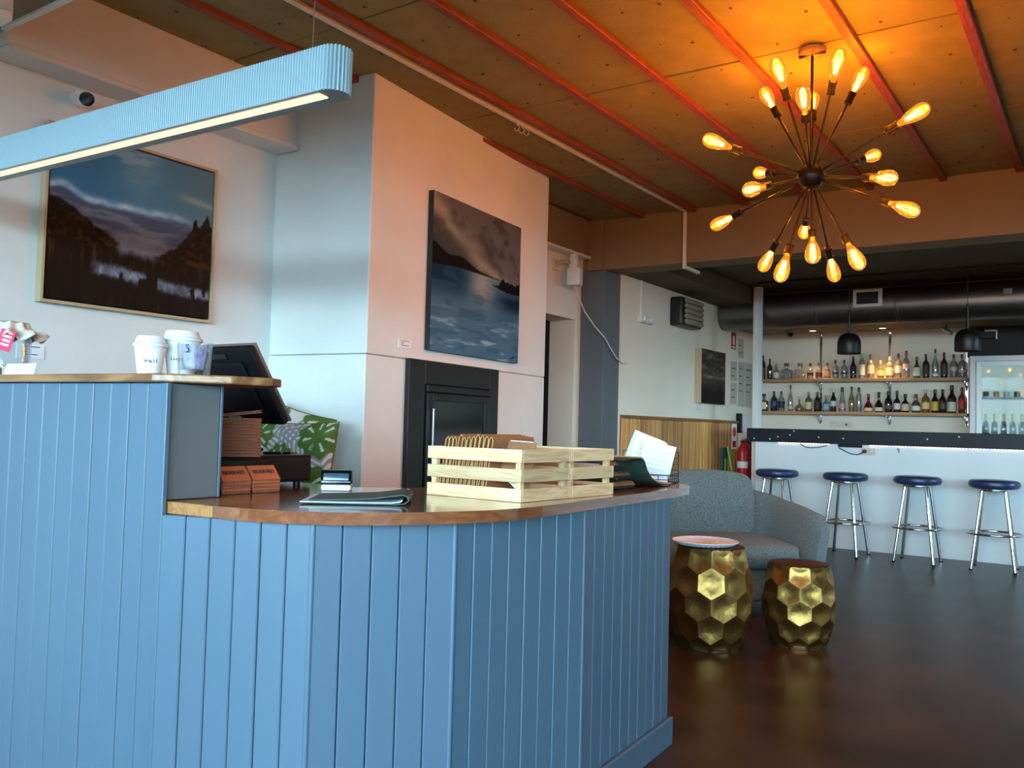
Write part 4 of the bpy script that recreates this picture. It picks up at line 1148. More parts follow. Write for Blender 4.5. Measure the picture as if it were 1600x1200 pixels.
sg = thing('fire_sign', 'narrow red fire extinguisher sign on the side wall', 'sign', (WX, 9.44, 2.015))
MB().box(0.0005, 0.005, 0, 0.145, 0, 0.19, 0.001).build('plate', 'red', sg)
MB().box(0.0052, 0.006, 0.045, 0.095, 0.05, 0.15, 0.0).build('pictogram', 'plastic_white', sg)
MB().box(0.0052, 0.006, 0.02, 0.125, 0.015, 0.03, 0.0).build('caption', 'plastic_white', sg)
for y0, y1, z0, z1, lb in [(9.66, 9.84, 1.94, 2.155, 'white typed notice beside the red fire sign'), (9.43, 9.63, 1.66, 1.88, 'upper grey printed notice right of the small painting'), (9.43, 9.63, 1.40, 1.64, 'lower grey printed notice right of the small painting'), (9.67, 9.88, 1.38, 1.89, 'tall pale certificate on the side wall'), (9.90, 10.12, 1.38, 1.89, 'pale licence sheet in the corner of the side wall')]:
    t = thing('notice', lb, 'notice', (WX, y0, z0))
    W_, H_ = y1 - y0, z1 - z0
    MB().box(0.0005, 0.004, 0, W_, 0, H_).build('sheet', 'paper_old', t)
    n = int(H_ / 0.028)
    for k in range(1, n):
        if (k * 7) % 5 == 0: continue
        MB().box(0.0041, 0.0046, W_ * .12, W_ * random.uniform(.55, .88), H_ - k * .028, H_ - k * .028 + .009).build('print_line', 'ink_faint' if k % 3 else 'ink', t)
sw = thing('light_switch', 'grey light switch below the small painting', 'switch', (WX, 8.45, 1.305))
MB().box(0.0, 0.009, 0, 0.115, 0, 0.062, 0.002).build('plate', 'paper_grey', sw)
MB().box(0.0092, 0.014, 0.04, 0.075, 0.018, 0.044, 0.002).build('rocker', 'plastic_white', sw)

# extinguisher corner
tg = thing('extinguisher_tag', 'white and red round extinguisher sign at the end of the wainscot', 'sign', (WX + 0.036, 9.47, 0.94))
MB().box(0.0, 0.004, -0.075, 0.075, -0.04, 0.24, 0.03, 3).build('plate', 'plastic_white', tg)
MB().lathe([(0.0, 0), (0.055, 0), (0.055, 0.002), (0.0, 0.002)], 20, Matrix.Translation((0.0045, 0, 0.15)) @ Matrix.Rotation(R(90), 4, 'Y')).build('red_disc', 'red', tg)
MB().box(0.0045, 0.006, -0.05, 0.05, -0.02, 0.05).build('red_band', 'red', tg)
fe = thing('fire_extinguisher', 'red fire extinguisher standing in the corner by the white post', 'extinguisher', (-3.36, 9.40, 0.40))
MB().lathe([(0.0, 0.0), (0.054, 0.0), (0.058, 0.01), (0.058, 0.46), (0.05, 0.51), (0.026, 0.545), (0.02, 0.57), (0.0, 0.57)], 24).build('cylinder', 'red', fe, True)
MB().lathe([(0.0585, 0.30), (0.0595, 0.301), (0.0595, 0.37), (0.0585, 0.371)], 24, caps=False).build('label_band', 'plastic_white', fe, True)
MB().lathe([(0.0585, 0.10), (0.0595, 0.101), (0.0595, 0.15), (0.0585, 0.151)], 24, caps=False).build('label_band', 'plastic_white', fe, True)
MB().box(-0.02, 0.06, -0.012, 0.012, 0.5705, 0.60, 0.003).build('valve', 'black_metal', fe)
MB().tube([(0.05, 0, 0.59), (0.10, 0, 0.56), (0.105, 0, 0.40), (0.098, 0, 0.2)], 0.011, 8).build('hose', 'black_plastic', fe, True)
sd = thing('corner_stand', 'dark red cabinet stand beneath the fire extinguisher', 'cabinet', (-3.34, 9.55, 0))
MB().box(-0.16, 0.14, -0.27, 0.12, 0.0, 0.398, 0.004).build('body', 'dark_wall', sd)
MB().box(-0.10, 0.14, 0.13, 0.30, 0.0, 1.02, 0.004).build('back_panel', 'red', sd)
bd_ = thing('wall_phone_box', 'small black and white box with papers mounted above the extinguisher', 'box', (WX, 9.62, 1.02))
MB().box(0.002, 0.06, 0.0, 0.05, 0.06, 0.28, 0.004).build('black_case', 'black_plastic', bd_)
MB().box(0.002, 0.05, 0.06, 0.28, 0.07, 0.26, 0.004).build('white_case', 'paper_grey', bd_)
MB().box(0.002, 0.045, 0.04, 0.30, -0.14, 0.05, 0.003).build('paper_pocket', 'cloth_beige', bd_)
gt = thing('dustpan_brush', 'bright green long-handled broom leaning in the corner', 'broom', (-3.40, 9.13, 0))
MB().cyl((0.10, 0.06, 0.14), (-0.03, 0.0, 0.93), 0.011, n=8).build('handle', 'green_tool', gt, True)
MB().box(0.03, 0.16, -0.02, 0.10, 0.0, 0.14, 0.006).build('brush_head', 'green_tool', gt)
gp = thing('green_dustpan', 'dark green dustpan standing against the end of the wainscot', 'dustpan', (-3.485, 9.10, 0))
MB().box(0.002, 0.03, -0.05, 0.10, 0.0, 0.92, 0.004).build('pan', 'green_leather', gp)
MB().box(0.0305, 0.04, 0.01, 0.04, 0.3, 0.8, 0.003).build('grip', 'green_tool', gp)

# ================================================================ BAR
bar = thing('bar_counter', 'white fronted bar with a thick black top edge', 'bar', (-1.0, 9.0, 0))
MB().box(-2.02, 3.6, -0.185, -0.12, 0.0, 1.0, 0.003).build('front_panel', 'bar_paint', bar)
MB().box(-1.995, -1.94, -0.119, 0.36, 0.0, 1.0, 0.003).build('end_panel', 'bar_paint', bar)
tp = MB().box(-2.10, 3.6, -0.215, -0.112, 1.001, 1.135, 0.004).build('top_edge', 'black_board', bar)
MB().box(-1.995, 3.6, -0.1115, 0.40, 1.06, 1.134, 0.004).build('top_slab', 'black_board', bar)
for x, z in [(-2.02, 1.03), (-1.86, 1.03), (-1.78, 1.055), (-1.66, 1.075), (-1.62, 1.115), (-1.38, 1.06), (-1.15, 1.055), (-0.41, 1.07), (-0.15, 1.10)]:
    MB().lathe([(0.0075, 0), (0.006, 0.003), (0, 0.004)], 10, Matrix.Translation((x, -0.2152, z)) @ Matrix.Rotation(R(90), 4, 'X')).build('screw_head', 'plastic_white', tp, True)
b_ = MB(); b2 = MB()
x = -1.78; k = 0
while x < 1.4:
    tgt = b2 if (k % 23 in (14, 15, 20, 21)) else b_
    if not -1.30 < x < -0.92: tgt.box(x, x + 0.016, -0.200, -0.191, 0.9925, 0.9995)
    x += 0.028; k += 1
b_.build('led_strip', 'led_warm', bar); b2.build('led_strip', 'led_lilac', bar)
MB().box(-1.20, -0.98, -0.205, -0.186, 0.972, 0.9995, 0.002).build('led_driver', 'black_plastic', bar)
so = thing('power_socket', 'cream double power socket on the bar front with a plugged lead', 'socket', (-1.985, 8.8148, 0.905))
MB().box(0, 0.125, -0.010, 0, 0, 0.068, 0.002).build('plate', 'cloth_beige', so)
MB().cyl((0.03, -0.0102, 0.034), (0.03, -0.045, 0.034), 0.018, n=14).build('plug', 'cable_dark', so, True)
MB().box(0.085, 0.10, -0.013, -0.0102, 0.028, 0.044, 0.001).build('rocker', 'plastic_white', so)
tag(MB().tube([(-2.19, 8.788, 0.965), (-2.15, 8.79, 0.945), (-2.09, 8.79, 0.915), (-2.03, 8.785, 0.905), (-1.99, 8.775, 0.915), (-1.955, 8.768, 0.937)], 0.0045, 6).build('power_lead', 'cable_dark', None, True), 'brown power lead looping from the bar top to the socket', 'cable')
tag(MB().tube([(-2.56, 8.80, 0.990), (-2.52, 8.795, 0.965), (-2.46, 8.79, 0.955), (-2.38, 8.79, 0.962), (-2.30, 8.795, 0.985)], 0.0045, 6).build('light_lead', 'cable_dark', None, True), 'short dark lead sagging under the bar top edge near the post', 'cable')
hk = tag(MB().tube([(-1.66, 8.80, 0.99)] + [(-1.66 + 0.012 * math.sin(a), 8.80, 0.955 - 0.02 * math.cos(a) * 1.0) for a in (0.3, 1.0, 1.8, 2.6, 3.4, 4.2)], 0.003, 6).build('bag_hook', 'silver', None, True), 'thin metal bag hook under the bar top', 'hook')

po = thing('support_post', 'slim white square post rising from the bar end to the ceiling', 'post', (-3.045, 8.93, 0))
MB().box(-0.042, 0.018, -0.03, 0.03, 0, 2.599, 0.003).build('front_leaf', 'white_trim', po)
MB().box(0.0185, 0.042, -0.012, 0.03, 0, 2.599, 0.003).build('side_leaf', 'paper_grey', po)

# back bar shelves with brackets
def bar_shelf(label, z):
    t = thing('bottle_shelf', label, 'shelf', (-2.35, YF, z))
    MB().box(-1.13, 1.10, -0.205, -0.002, -0.034, 0.0, 0.002).build('board', 'shelf_oak', t)
    for x in (-0.42, 0.32, 1.075):
        MB().box(x - 0.008, x + 0.008, -0.16, -0.012, -0.052, -0.035, 0.001).build('bracket', 'silver', t)
        MB().tube([(x, -0.15, -0.055), (x, -0.08, -0.075), (x, -0.018, -0.13)], 0.007, 6).build('bracket_stay', 'silver', t, True)
US, LS = 1.713, 1.343
bar_shelf('upper oak shelf of spirit bottles behind the bar', US)
bar_shelf('lower oak shelf of spirit bottles behind the bar', LS)
for i, x in enumerate((-2.77, -2.03, -1.275)):
    t = thing('shelf_upright', '%s slotted metal shelf upright on the bar back wall' % ['left', 'middle', 'right'][i], 'upright', (x, YF, 1.22), group='slotted shelf uprights')
    MB().box(-0.013, 0.013, -0.011, -0.001, 0, 1.02 if i < 2 else 0.82, 0.001).build('channel', 'chrome', t)
ds = thing('power_socket', 'cream double socket on the wall below the bottle shelves', 'socket', (-2.66, YF, 1.175))
for k in range(2):
    MB().box(k * 0.12, k * 0.12 + 0.113, -0.010, -0.001, 0, 0.062, 0.002).build('plate', 'cloth_beige', ds)
    MB().box(k * 0.12 + .045, k * 0.12 + .065, -0.015, -0.0102, .02, .04, 0.001).build('switch', 'ink' if k else 'plastic_white', ds)

# ---------------------------------------------------------------- bottles
PROF = {
 'whisky': [(.94, 0), (1, .02), (1, .56), (.92, .63), (.55, .71), (.34, .76), (.31, .80), (.31, .90)],
 'slim': [(.94, 0), (1, .02), (1, .62), (.85, .70), (.46, .79), (.42, .90)],
 'wine': [(.94, 0), (1, .02), (1, .50), (.90, .58), (.52, .68), (.40, .74), (.37, .90)],
 'bell': [(.92, 0), (1, .03), (1, .22), (.86, .38), (.55, .50), (.32, .58), (.28, .66), (.34, .70), (.28, .73), (.28, .90)],
 'bulb': [(.55, 0), (.85, .04), (1, .14), (.96, .24), (.6, .37), (.26, .46), (.18, .54), (.20, .90)],
 'cone': [(.94, 0), (1, .03), (.94, .25), (.60, .58), (.42, .74), (.38, .88)],
 'squat': [(.94, 0), (1, .02), (1, .42), (.92, .50), (.60, .60), (.36, .66), (.34, .88)],
 'tallneck': [(.92, 0), (1, .02), (1, .44), (.80, .56), (.45, .68), (.33, .78), (.31, .92)],
}
GC = {}
def glassmat(c, tr):
    k = 'glass_%d_%d_%d_%d' % (c[0], c[1], c[2], int(tr * 100))
    if k not in MATS: clearish(k, c, tr, 0.25, 0.06, dif=tuple(int(v * .8) for v in c))
    return k
def plain(c, rough=0.6):
    k = 'tint_%d_%d_%d' % c
    if k not in MATS: mat(k, c, rough)
    return k
CLR = (226, 230, 226)
# kind, glass colour, transparency, liquid (colour, level), label (colour, z0, z1), cap colour, description
UP = [
 ('slim', (52, 46, 44), .25, None, ((70, 66, 62), .18, .5), (20, 18, 20), 'tall dark bottle with black cap beside the post'),
 ('whisky', (48, 42, 40), .25, None, None, (24, 20, 22), 'dark bottle with black stopper, second from the post'),
 ('squat', (206, 200, 180), .5, None, ((214, 208, 190), .08, .44), (150, 140, 120), 'wide pale bottle with cream label, third from the post'),
 ('deca', CLR, .72, ((200, 150, 80), .10), None, (96, 80, 66), 'square clear decanter almost empty, left of its twin'),
 ('deca', CLR, .70, ((206, 160, 70), .26), ((120, 112, 100), .18, .5), (100, 76, 56), 'square clear decanter with grey label and amber spirit'),
 ('squat', CLR, .55, ((74, 34, 26), .58), ((40, 30, 30), .22, .40), (26, 20, 20), 'short bottle of dark brown spirit with black cap'),
 ('squat', CLR, .55, ((110, 36, 26), .56), ((84, 40, 44), .12, .40), (80, 60, 50), 'short bottle of dark red spirit'),
 ('squat', CLR, .55, ((222, 128, 36), .60), ((196, 140, 84), .18, .46), (110, 70, 40), 'short bottle of bright orange amber spirit'),
 ('whisky', CLR, .66, ((214, 160, 90), .2), ((52, 54, 84), .24, .36), (70, 54, 46), 'clear bottle with dark blue label band, left of a matching one'),
 ('whisky', CLR, .66, ((210, 150, 84), .22), ((50, 46, 70), .24, .36), (70, 54, 46), 'clear bottle with dark blue label band, right of a matching one'),
 ('wine', (60, 44, 38), .3, ((206, 92, 36), .22), ((30, 32, 40), .30, .62), (22, 20, 22), 'black-labelled bottle of orange spirit under the left pendant'),
 ('slim', CLR, .66, ((206, 176, 140), .4), ((226, 214, 200), .14, .56), (196, 170, 130), 'tall clear bottle with white label and pale cap'),
 ('whisky', (216, 196, 160), .5, ((216, 176, 110), .5), ((216, 190, 150), .2, .54), (150, 110, 76), 'tall cream-labelled whisky bottle with wooden stopper'),
 ('squat', (226, 190, 110), .5, ((228, 180, 80), .6), ((236, 206, 130), .16, .44), (206, 170, 110), 'short glowing golden bottle in the middle of the upper shelf'),
 ('whisky', (230, 204, 150), .5, ((228, 180, 100), .5), ((240, 216, 170), .14, .50), (210, 176, 120), 'golden bottle with pale label beside the middle upright'),
 ('whisky', (216, 200, 180), .5, ((150, 60, 50), .3), ((232, 220, 206), .22, .50), (50, 34, 36), 'white-labelled whisky bottle with dark cap and red band'),
 ('whisky', (220, 190, 176), .5, ((196, 60, 56), .34), ((226, 190, 170), .34, .52), (170, 34, 40), 'tall bottle of pinkish spirit with red cap'),
 ('squat', (46, 96, 50), .4, None, ((206, 214, 206), .10, .50), (50, 110, 40), 'short green glass bottle with white label'),
 ('whisky', (72, 60, 44), .35, None, ((60, 50, 40), .14, .56), (30, 28, 28), 'dark bottle with gold striped label'),
 ('tallneck', CLR, .7, None, ((226, 226, 226), .06, .14), (50, 46, 46), 'tallest clear bottle on the upper shelf'),
 ('whisky', (70, 60, 56), .35, None, ((60, 54, 52), .14, .54), (40, 28, 30), 'dark bottle with silver and black label'),
 ('whisky', CLR, .66, ((86, 48, 36), .34), ((206, 196, 190), .30, .46), (24, 22, 24), 'clear bottle one third full of brown spirit, second from the fridge'),
 ('whisky', CLR, .60, ((70, 40, 32), .42), ((206, 196, 190), .22, .34), (24, 22, 24), 'clear bottle of dark brown spirit nearest the fridge on the upper shelf'),
]
UPX = [(-3.41, .286, .0283), (-3.331, .246, .0281), (-3.255, .185, .036), (-3.138, .19, .0582), (-2.981, .187, .0572), (-2.863, .185, .035), (-2.772, .19, .0346), (-2.678, .189, .0375), (-2.585, .216, .0339), (-2.492, .214, .0335), (-2.395, .255, .0316), (-2.3, .281, .0313), (-2.21, .271, .0356), (-2.11, .201, .0367), (-2.016, .239, .0378), (-1.927, .274, .0329), (-1.848, .301, .0335), (-1.743, .234, .0351), (-1.652, .261, .0327), (-1.561, .312, .0286), (-1.479, .274, .0326), (-1.388, .251, .035), (-1.307, .249, .0346)]
LO = [
 ('deca', (96, 60, 40), .35, None, ((226, 214, 180), .10, .52), (24, 22, 22), 'square bottle with cream label and wide black cap'),
 ('whisky', (34, 44, 84), .3, None, ((60, 76, 120), .3, .44), (22, 24, 36), 'navy blue bottle second from the post'),
 ('whisky', CLR, .6, None, ((40, 40, 42), .16, .5), (20, 20, 22), 'clear bottle with bold black pattern'),
 ('tallneck', CLR, .7, None, ((196, 200, 204), .08, .2), (34, 32, 36), 'tall slim clear bottle on the lower shelf'),
 ('bulb', (216, 160, 110), .5, ((96, 44, 26), .2), None, (206, 170, 110), 'round bulbous cognac decanter with gold neck'),
 ('whisky', (160, 140, 96), .4, None, ((206, 190, 136), .12, .48), (150, 130, 100), 'bottle with large cream label beside the cognac decanter'),
 ('whisky', (60, 50, 46), .3, None, ((40, 36, 38), .14, .46), (70, 60, 56), 'dark bottle with black label by the left upright'),
 ('squat', (176, 190, 200), .5, None, ((150, 170, 190), .10, .46), (160, 140, 116), 'short bottle with pale blue-grey label'),
 ('wine', (36, 56, 34), .3, None, ((196, 200, 196), .24, .46), (206, 206, 206), 'dark green wine-shaped bottle with silver neck'),
 ('cone', CLR, .66, None, ((214, 150, 150), .14, .34), (40, 34, 36), 'clear conical bottle with pink label'),
 ('tallneck', (206, 186, 110), .5, None, ((120, 104, 60), .34, .46), (60, 50, 40), 'tall yellowish bottle with long body'),
 ('slim', CLR, .66, ((60, 40, 66), .26), None, (40, 36, 40), 'clear slim bottle with dark purple remainder'),
 ('bell', (170, 34, 34), .4, None, ((226, 206, 150), .06, .24), (150, 30, 32), 'red bell-shaped bottle with cream label'),
 ('bell', (40, 38, 34), .25, None, ((226, 216, 190), .06, .24), (26, 22, 22), 'black bell-shaped bottle with round pale label'),
 ('wine', (26, 24, 26), .2, None, ((90, 80, 84), .16, .36), (20, 18, 20), 'plain black bottle by the middle upright'),
 ('squat', (50, 44, 44), .3, None, ((214, 210, 206), .14, .42), (50, 40, 36), 'dark bottle with square white label'),
 ('squat', (40, 32, 30), .25, None, ((206, 186, 156), .10, .46), (26, 24, 24), 'squat black bottle with cream label'),
 ('squat', (150, 110, 80), .45, None, ((226, 222, 214), .12, .36), (70, 60, 56), 'rounded amber bottle with white oval label'),
 ('whisky', (206, 140, 60), .5, ((206, 130, 50), .5), ((226, 196, 130), .16, .44), (196, 190, 180), 'golden whisky bottle with silver neck'),
 ('wine', (36, 30, 26), .25, None, ((214, 170, 50), .10, .48), (30, 26, 24), 'black bottle with bright yellow label'),
 ('wine', (28, 26, 28), .25, None, ((70, 64, 62), .16, .42), (24, 22, 24), 'black bottle with grey label, third from the fridge'),
 ('wine', (38, 30, 26), .25, None, ((206, 196, 170), .06, .40), (30, 24, 24), 'biggest black bottle with beige label on the lower shelf'),
 ('whisky', (176, 80, 56), .45, ((170, 60, 40), .45), ((190, 60, 46), .16, .50), (40, 34, 34), 'orange red bottle nearest the fridge on the lower shelf'),
]
LOX = [(-3.395, .205, .0458), (-3.277, .235, .0383), (-3.192, .235, .0362), (-3.084, .309, .0256), (-2.98, .176, .0521), (-2.879, .227, .0366), (-2.784, .227, .0363), (-2.684, .191, .0375), (-2.605, .266, .0323), (-2.511, .28, .0367), (-2.41, .286, .0316), (-2.335, .277, .0282), (-2.234, .206, .0463), (-2.126, .227, .0427), (-2.027, .234, .0377), (-1.938, .241, .035), (-1.856, .206, .0402), (-1.751, .206, .0438), (-1.653, .254, .0375), (-1.566, .254, .0343), (-1.49, .254, .0354), (-1.402, .296, .042), (-1.309, .274, .0332)]
def bottle(x, h, r, z, spec, shelf):
    kind, gc, tr, liq, lab, cap, desc = spec
    h = h - 0.002
    if 'shelf' not in desc and len(desc.split()) < 13: desc = desc + ' on the %s shelf' % shelf
    y_ = YF - 0.10 + random.uniform(-.012, .012)
    t = thing('bottle', desc, 'bottle', (x, y_, z + 0.0005), R(random.uniform(-25, 25)) if kind != 'deca' else R(random.uniform(-8, 8)), 'spirit bottles on the %s shelf' % shelf)
    gm = glassmat(gc, tr)
    if kind == 'deca':
        MB().box(-r, r, -r * .62, r * .62, 0, h * .60, r * .16, 2).build('glass', gm, t, True)
        MB().lathe([(r * .5, h * .6), (r * .26, h * .66), (r * .24, h * .84)], 14).build('neck', gm, t, True)
        MB().lathe([(r * .42, h * .84), (r * .46, h * .86), (r * .46, h * .98), (r * .42, h)], 16).build('cap', plain(cap, .4), t, True)
        if liq: MB().box(-r * .9, r * .9, -r * .52, r * .52, h * .02, h * .60 * liq[1] / .6).build('liquid', glassmat(liq[0], .3), t)
        if lab: MB().box(-r * .72, r * .72, -r * .64, -r * .625, h * lab[1], h * lab[2]).build('label', plain(lab[0]), t)
        return
    pf = [(a * r, b * h) for a, b in PROF[kind]]
    MB().lathe(pf, 20).build('glass', gm, t, True)
    top = PROF[kind][-1]
    MB().lathe([(top[0] * r * 1.12, h * (top[1] - .07)), (top[0] * r * 1.15, h * top[1]), (top[0] * r * 1.12, h * .99), (top[0] * r * .9, h)], 14).build('cap', plain(cap, .4), t, True)
    if liq:
        lv = liq[1]; pl = [(a * .9, b) for a, b in PROF[kind] if b < lv]; pl = [(a * r, b * h + .003) for a, b in pl] + [(pl[-1][0] * r, lv * h)]
        MB().lathe(pl, 16).build('liquid', glassmat(liq[0], .25), t, True)
    if lab:
        def rad(zz):
            P_ = PROF[kind]
            for (a, b), (c, d) in zip(P_, P_[1:]):
                if b <= zz <= d: return a + (c - a) * (zz - b) / max(d - b, 1e-6)
            return P_[-1][0]
        zs = [lab[1] + (lab[2] - lab[1]) * k / 4 for k in range(5)]
        MB().lathe([(rad(q) * r * 1.012 + .0004, q * h) for q in zs], 20, caps=False).build('label', plain(lab[0]), t, True)
for s_, p in zip(UP, UPX): bottle(p[0], p[1], p[2], US, s_, 'upper')
for s_, p in zip(LO, LOX): bottle(p[0], p[1], p[2], LS, s_, 'lower')

# ---------------------------------------------------------------- glass-door fridge
fr = thing('drinks_fridge', 'pale glass-door drinks fridge at the right end of the back bar', 'fridge', (-0.78, 9.78, 0))
FX0, FX1, FZ = -0.405, 0.60, 1.905
MB().box(FX0, FX0 + 0.05, 0, 0.50, 0, FZ, 0.003).build('side_panel', 'fridge_white', fr)
MB().box(FX1 - 0.05, FX1, 0, 0.50, 0, FZ, 0.003).build('side_panel', 'fridge_white', fr)
MB().box(FX0 + .0505, FX1 - .0505, 0, 0.50, FZ - 0.05, FZ, 0.003).build('top_panel', 'fridge_white', fr)
MB().box(FX0 + .0505, FX1 - .0505, 0.46, 0.50, 0.1, FZ - 0.0505).build('glow_back', 'fridge_glow', fr)  # glowing back panel added for the bright look of the pane
MB().box(FX0 + .0505, FX1 - .0505, 0, 0.50, 0.0, 0.099).build('plinth', 'fridge_dark', fr)
dd = MB()
for a in ((FX0 + .06, FX0 + .105, 0.14, FZ - .055), (FX1 - .105, FX1 - .06, 0.14, FZ - .055), (FX0 + .1055, FX1 - .1055, FZ - .105, FZ - .055), (FX0 + .1055, FX1 - .1055, 0.14, 0.20)):
    dd.box(a[0], a[1], -0.028, -0.002, a[2], a[3], 0.003)
dg = dd.build('door_frame', 'plastic_white', fr)
MB().box(FX0 + .1055, FX1 - .1055, -0.018, -0.012, 0.2005, FZ - .1055).build('door_glass', 'fridge_pane', dg)
for z in (1.50, 1.12, 0.75):
    MB().box(FX0 + .052, FX1 - .052, 0.04, 0.45, z - 0.012, z, 0.002).build('shelf', 'fridge_dark' if z == 1.50 else 'silver', fr)
for k in range(9):
    t = thing('beer_bottle', '%s green beer bottle from the left inside the drinks fridge' % ORD[k], 'bottle', (-0.78 + FX0 + 0.13 + k * 0.078, 9.88, 1.1205), 0, 'green bottles in the fridge')
    MB().lathe([(.028, 0), (.030, .004), (.030, .095), (.022, .125), (.014, .145)], 16).build('glass', glassmat((40, 70, 46), .3), t, True)
    MB().lathe([(.0146, .142), (.0135, .165), (.0132, .20), (.0142, .201), (.0142, .215), (0, .217)], 16).build('foil_neck', plain((206, 190, 90), .4), t, True)
for k in range(7):
    t = thing('small_can', '%s small can from the left on the upper fridge shelf' % ORD[k], 'can', (-0.78 + FX0 + 0.13 + k * 0.09, 9.90, 1.5005), 0, 'cans in the fridge')
    MB().lathe([(.024, 0), (.027, .004), (.027, .05), (.022, .056), (0, .055)], 14).build('body', plain([(50, 44, 40), (196, 150, 60), (206, 206, 206)][k % 3], .4), t, True)

# ---------------------------------------------------------------- pendants, track, duct, downlights
tr_ = thing('lighting_track', 'thin black lighting track on the bar ceiling', 'track', (-1.0, 8.62, 2.598))
MB().box(-1.95, 2.6, -0.012, 0.012, -0.022, 0.0, 0.002).build('rail', 'black_metal', tr_)
def pendant(label, x, yy):
    t = thing('bell_pendant', label, 'pendant light', (x, yy, 1.853), group='black bell pendants over the bar')
    MB().lathe([(0.104, 0), (0.106, 0.004), (0.106, 0.105), (0.100, 0.135), (0.082, 0.170), (0.05, 0.192), (0.016, 0.199), (0.016, 0.196), (0.048, 0.188), (0.079, 0.166), (0.096, 0.133), (0.101, 0.105), (0.101, 0.004)], 40, caps=False).build('shade', 'black_metal', t, True)
    MB().lathe([(0.1006, 0.002), (0.1004, 0.105), (0.0955, 0.132), (0.078, 0.165), (0.047, 0.187)], 40, caps=False).build('shade_lining', 'gold_top', t, True)
    MB().lathe([(0.0, 0.13), (0.02, 0.12), (0.028, 0.10), (0.02, 0.075), (0.0, 0.07)], 16, caps=False).build('bulb', 'corridor_lamp', t, True)  # glow added so the shade looks warm inside
    MB().cyl((0, 0, 0.199), (0, 0, 0.42), 0.0125, 0.010, n=14).build('stem', 'black_metal', t, True)
    MB().cyl((0, 0, 0.42), (0, 0, 0.724), 0.003, n=6).build('flex', 'black_metal', t)
    MB().cyl((0, 0, 0.7245), (0, 0, 0.742), 0.022, n=14).build('track_adapter', 'black_metal', t, True)
pendant('black bell pendant lamp hanging before the bottle shelves', -2.063, 8.62)
pendant('black bell pendant lamp hanging in front of the drinks fridge', -1.062, 8.62)

du = thing('air_duct', 'large round grey metal air duct running across above the bar', 'duct', (-1.0, 9.17, 2.37))
Mx = Matrix.Rotation(R(90), 4, 'Y')
MB().lathe([(0.178, -2.50), (0.178, 3.6)], 40, Mx, True).build('tube', 'duct', du, True)
for x in (-1.48, -0.72, 0.47, 1.3):
    MB().lathe([(0.178, x - .014), (0.183, x - .008), (0.183, x + .008), (0.178, x + .014)], 40, Mx, False).build('seam_ring', 'duct', du, True)
MB().box(-1.115, -0.845, -0.2, -0.172, -0.03, 0.145, 0.004).build('grille_frame', 'white_trim', du)
MB().box(-1.080, -0.880, -0.2015, -0.2003, 0.0, 0.115, 0).build('grille_mesh', 'frame_dark', du)
for k in range(5): MB().box(-1.078, -0.882, -0.2045, -0.2016, 0.012 + k * .023, 0.017 + k * .023, 0).build('grille_bar', 'bronze', du)
MB().box(0.18, 0.25, -0.195, -0.170, 0.02, 0.075, 0.004).build('patch_label', 'louvre', du)

for k, x in enumerate((-2.80, -2.06)):
    t = thing('downlight', 'recessed warm downlight over the %s of the bottle shelves' % ['left part', 'middle'][k], 'downlight', (x, 10.05, 2.249), group='recessed downlights over the shelves')
    MB().lathe([(0.034, -0.002), (0.045, -0.004), (0.045, 0.0), (0.034, 0.0)], 24, caps=False).build('rim', 'white_trim', t, True)
    MB().lathe([(0.0, -0.0015), (0.033, -0.0015)], 24, caps=False).build('lens', 'downlight', t)
    ld = bpy.data.lights.new('downlight_spot', 'SPOT'); ld.energy = 52 if k else 26; ld.color = (1.0, 0.66, 0.30); ld.spot_size = R(75); ld.spot_blend = 0.7; ld.shadow_soft_size = 0.03
    lo_ = bpy.data.objects.new('downlight_spot', ld); COL.objects.link(lo_); lo_.parent = t; lo_.location = (0, 0, -0.01)
dm = thing('dome_camera', 'small dark dome camera on the soffit near the post', 'camera', (-3.02, 9.95, 2.249))
MB().lathe([(0.055, 0), (0.055, -0.02), (0.045, -0.026)], 24, caps=False).build('base', 'louvre', dm, True)
MB().lathe([(0.044, -0.0255), (0.038, -0.05), (0.022, -0.066), (0, -0.070)], 24, caps=False).build('dome', 'black_gloss', dm, True)
sl = thing('spotlight', 'silver cylinder spotlight tilted beside the right pendant', 'spotlight', (-1.42, 9.95, 2.249))
MB().cyl((0, 0, 0), (0, 0, -0.05), 0.008, n=10).build('stem', 'black_metal', sl)
MB().cyl((-0.035, 0, -0.035), (0.05, -0.02, -0.095), 0.020, n=16).build('head', 'silver', sl, True)
sl2 = thing('wall_sensor', 'white corner bracket sensor beside the right pendant', 'sensor', (-1.06, YF - 0.03, 2.10))
MB().box(-0.10, 0.06, -0.06, -0.001, 0.02, 0.10, 0.005).build('case', 'black_plastic', sl2)
MB().box(-0.04, 0.065, -0.065, -0.0605, 0.09, 0.11, 0.002).build('bracket', 'white_trim', sl2)
MB().box(0.0605, 0.072, -0.065, -0.005, 0.01, 0.11, 0.002).build('bracket_arm', 'white_trim', sl2)

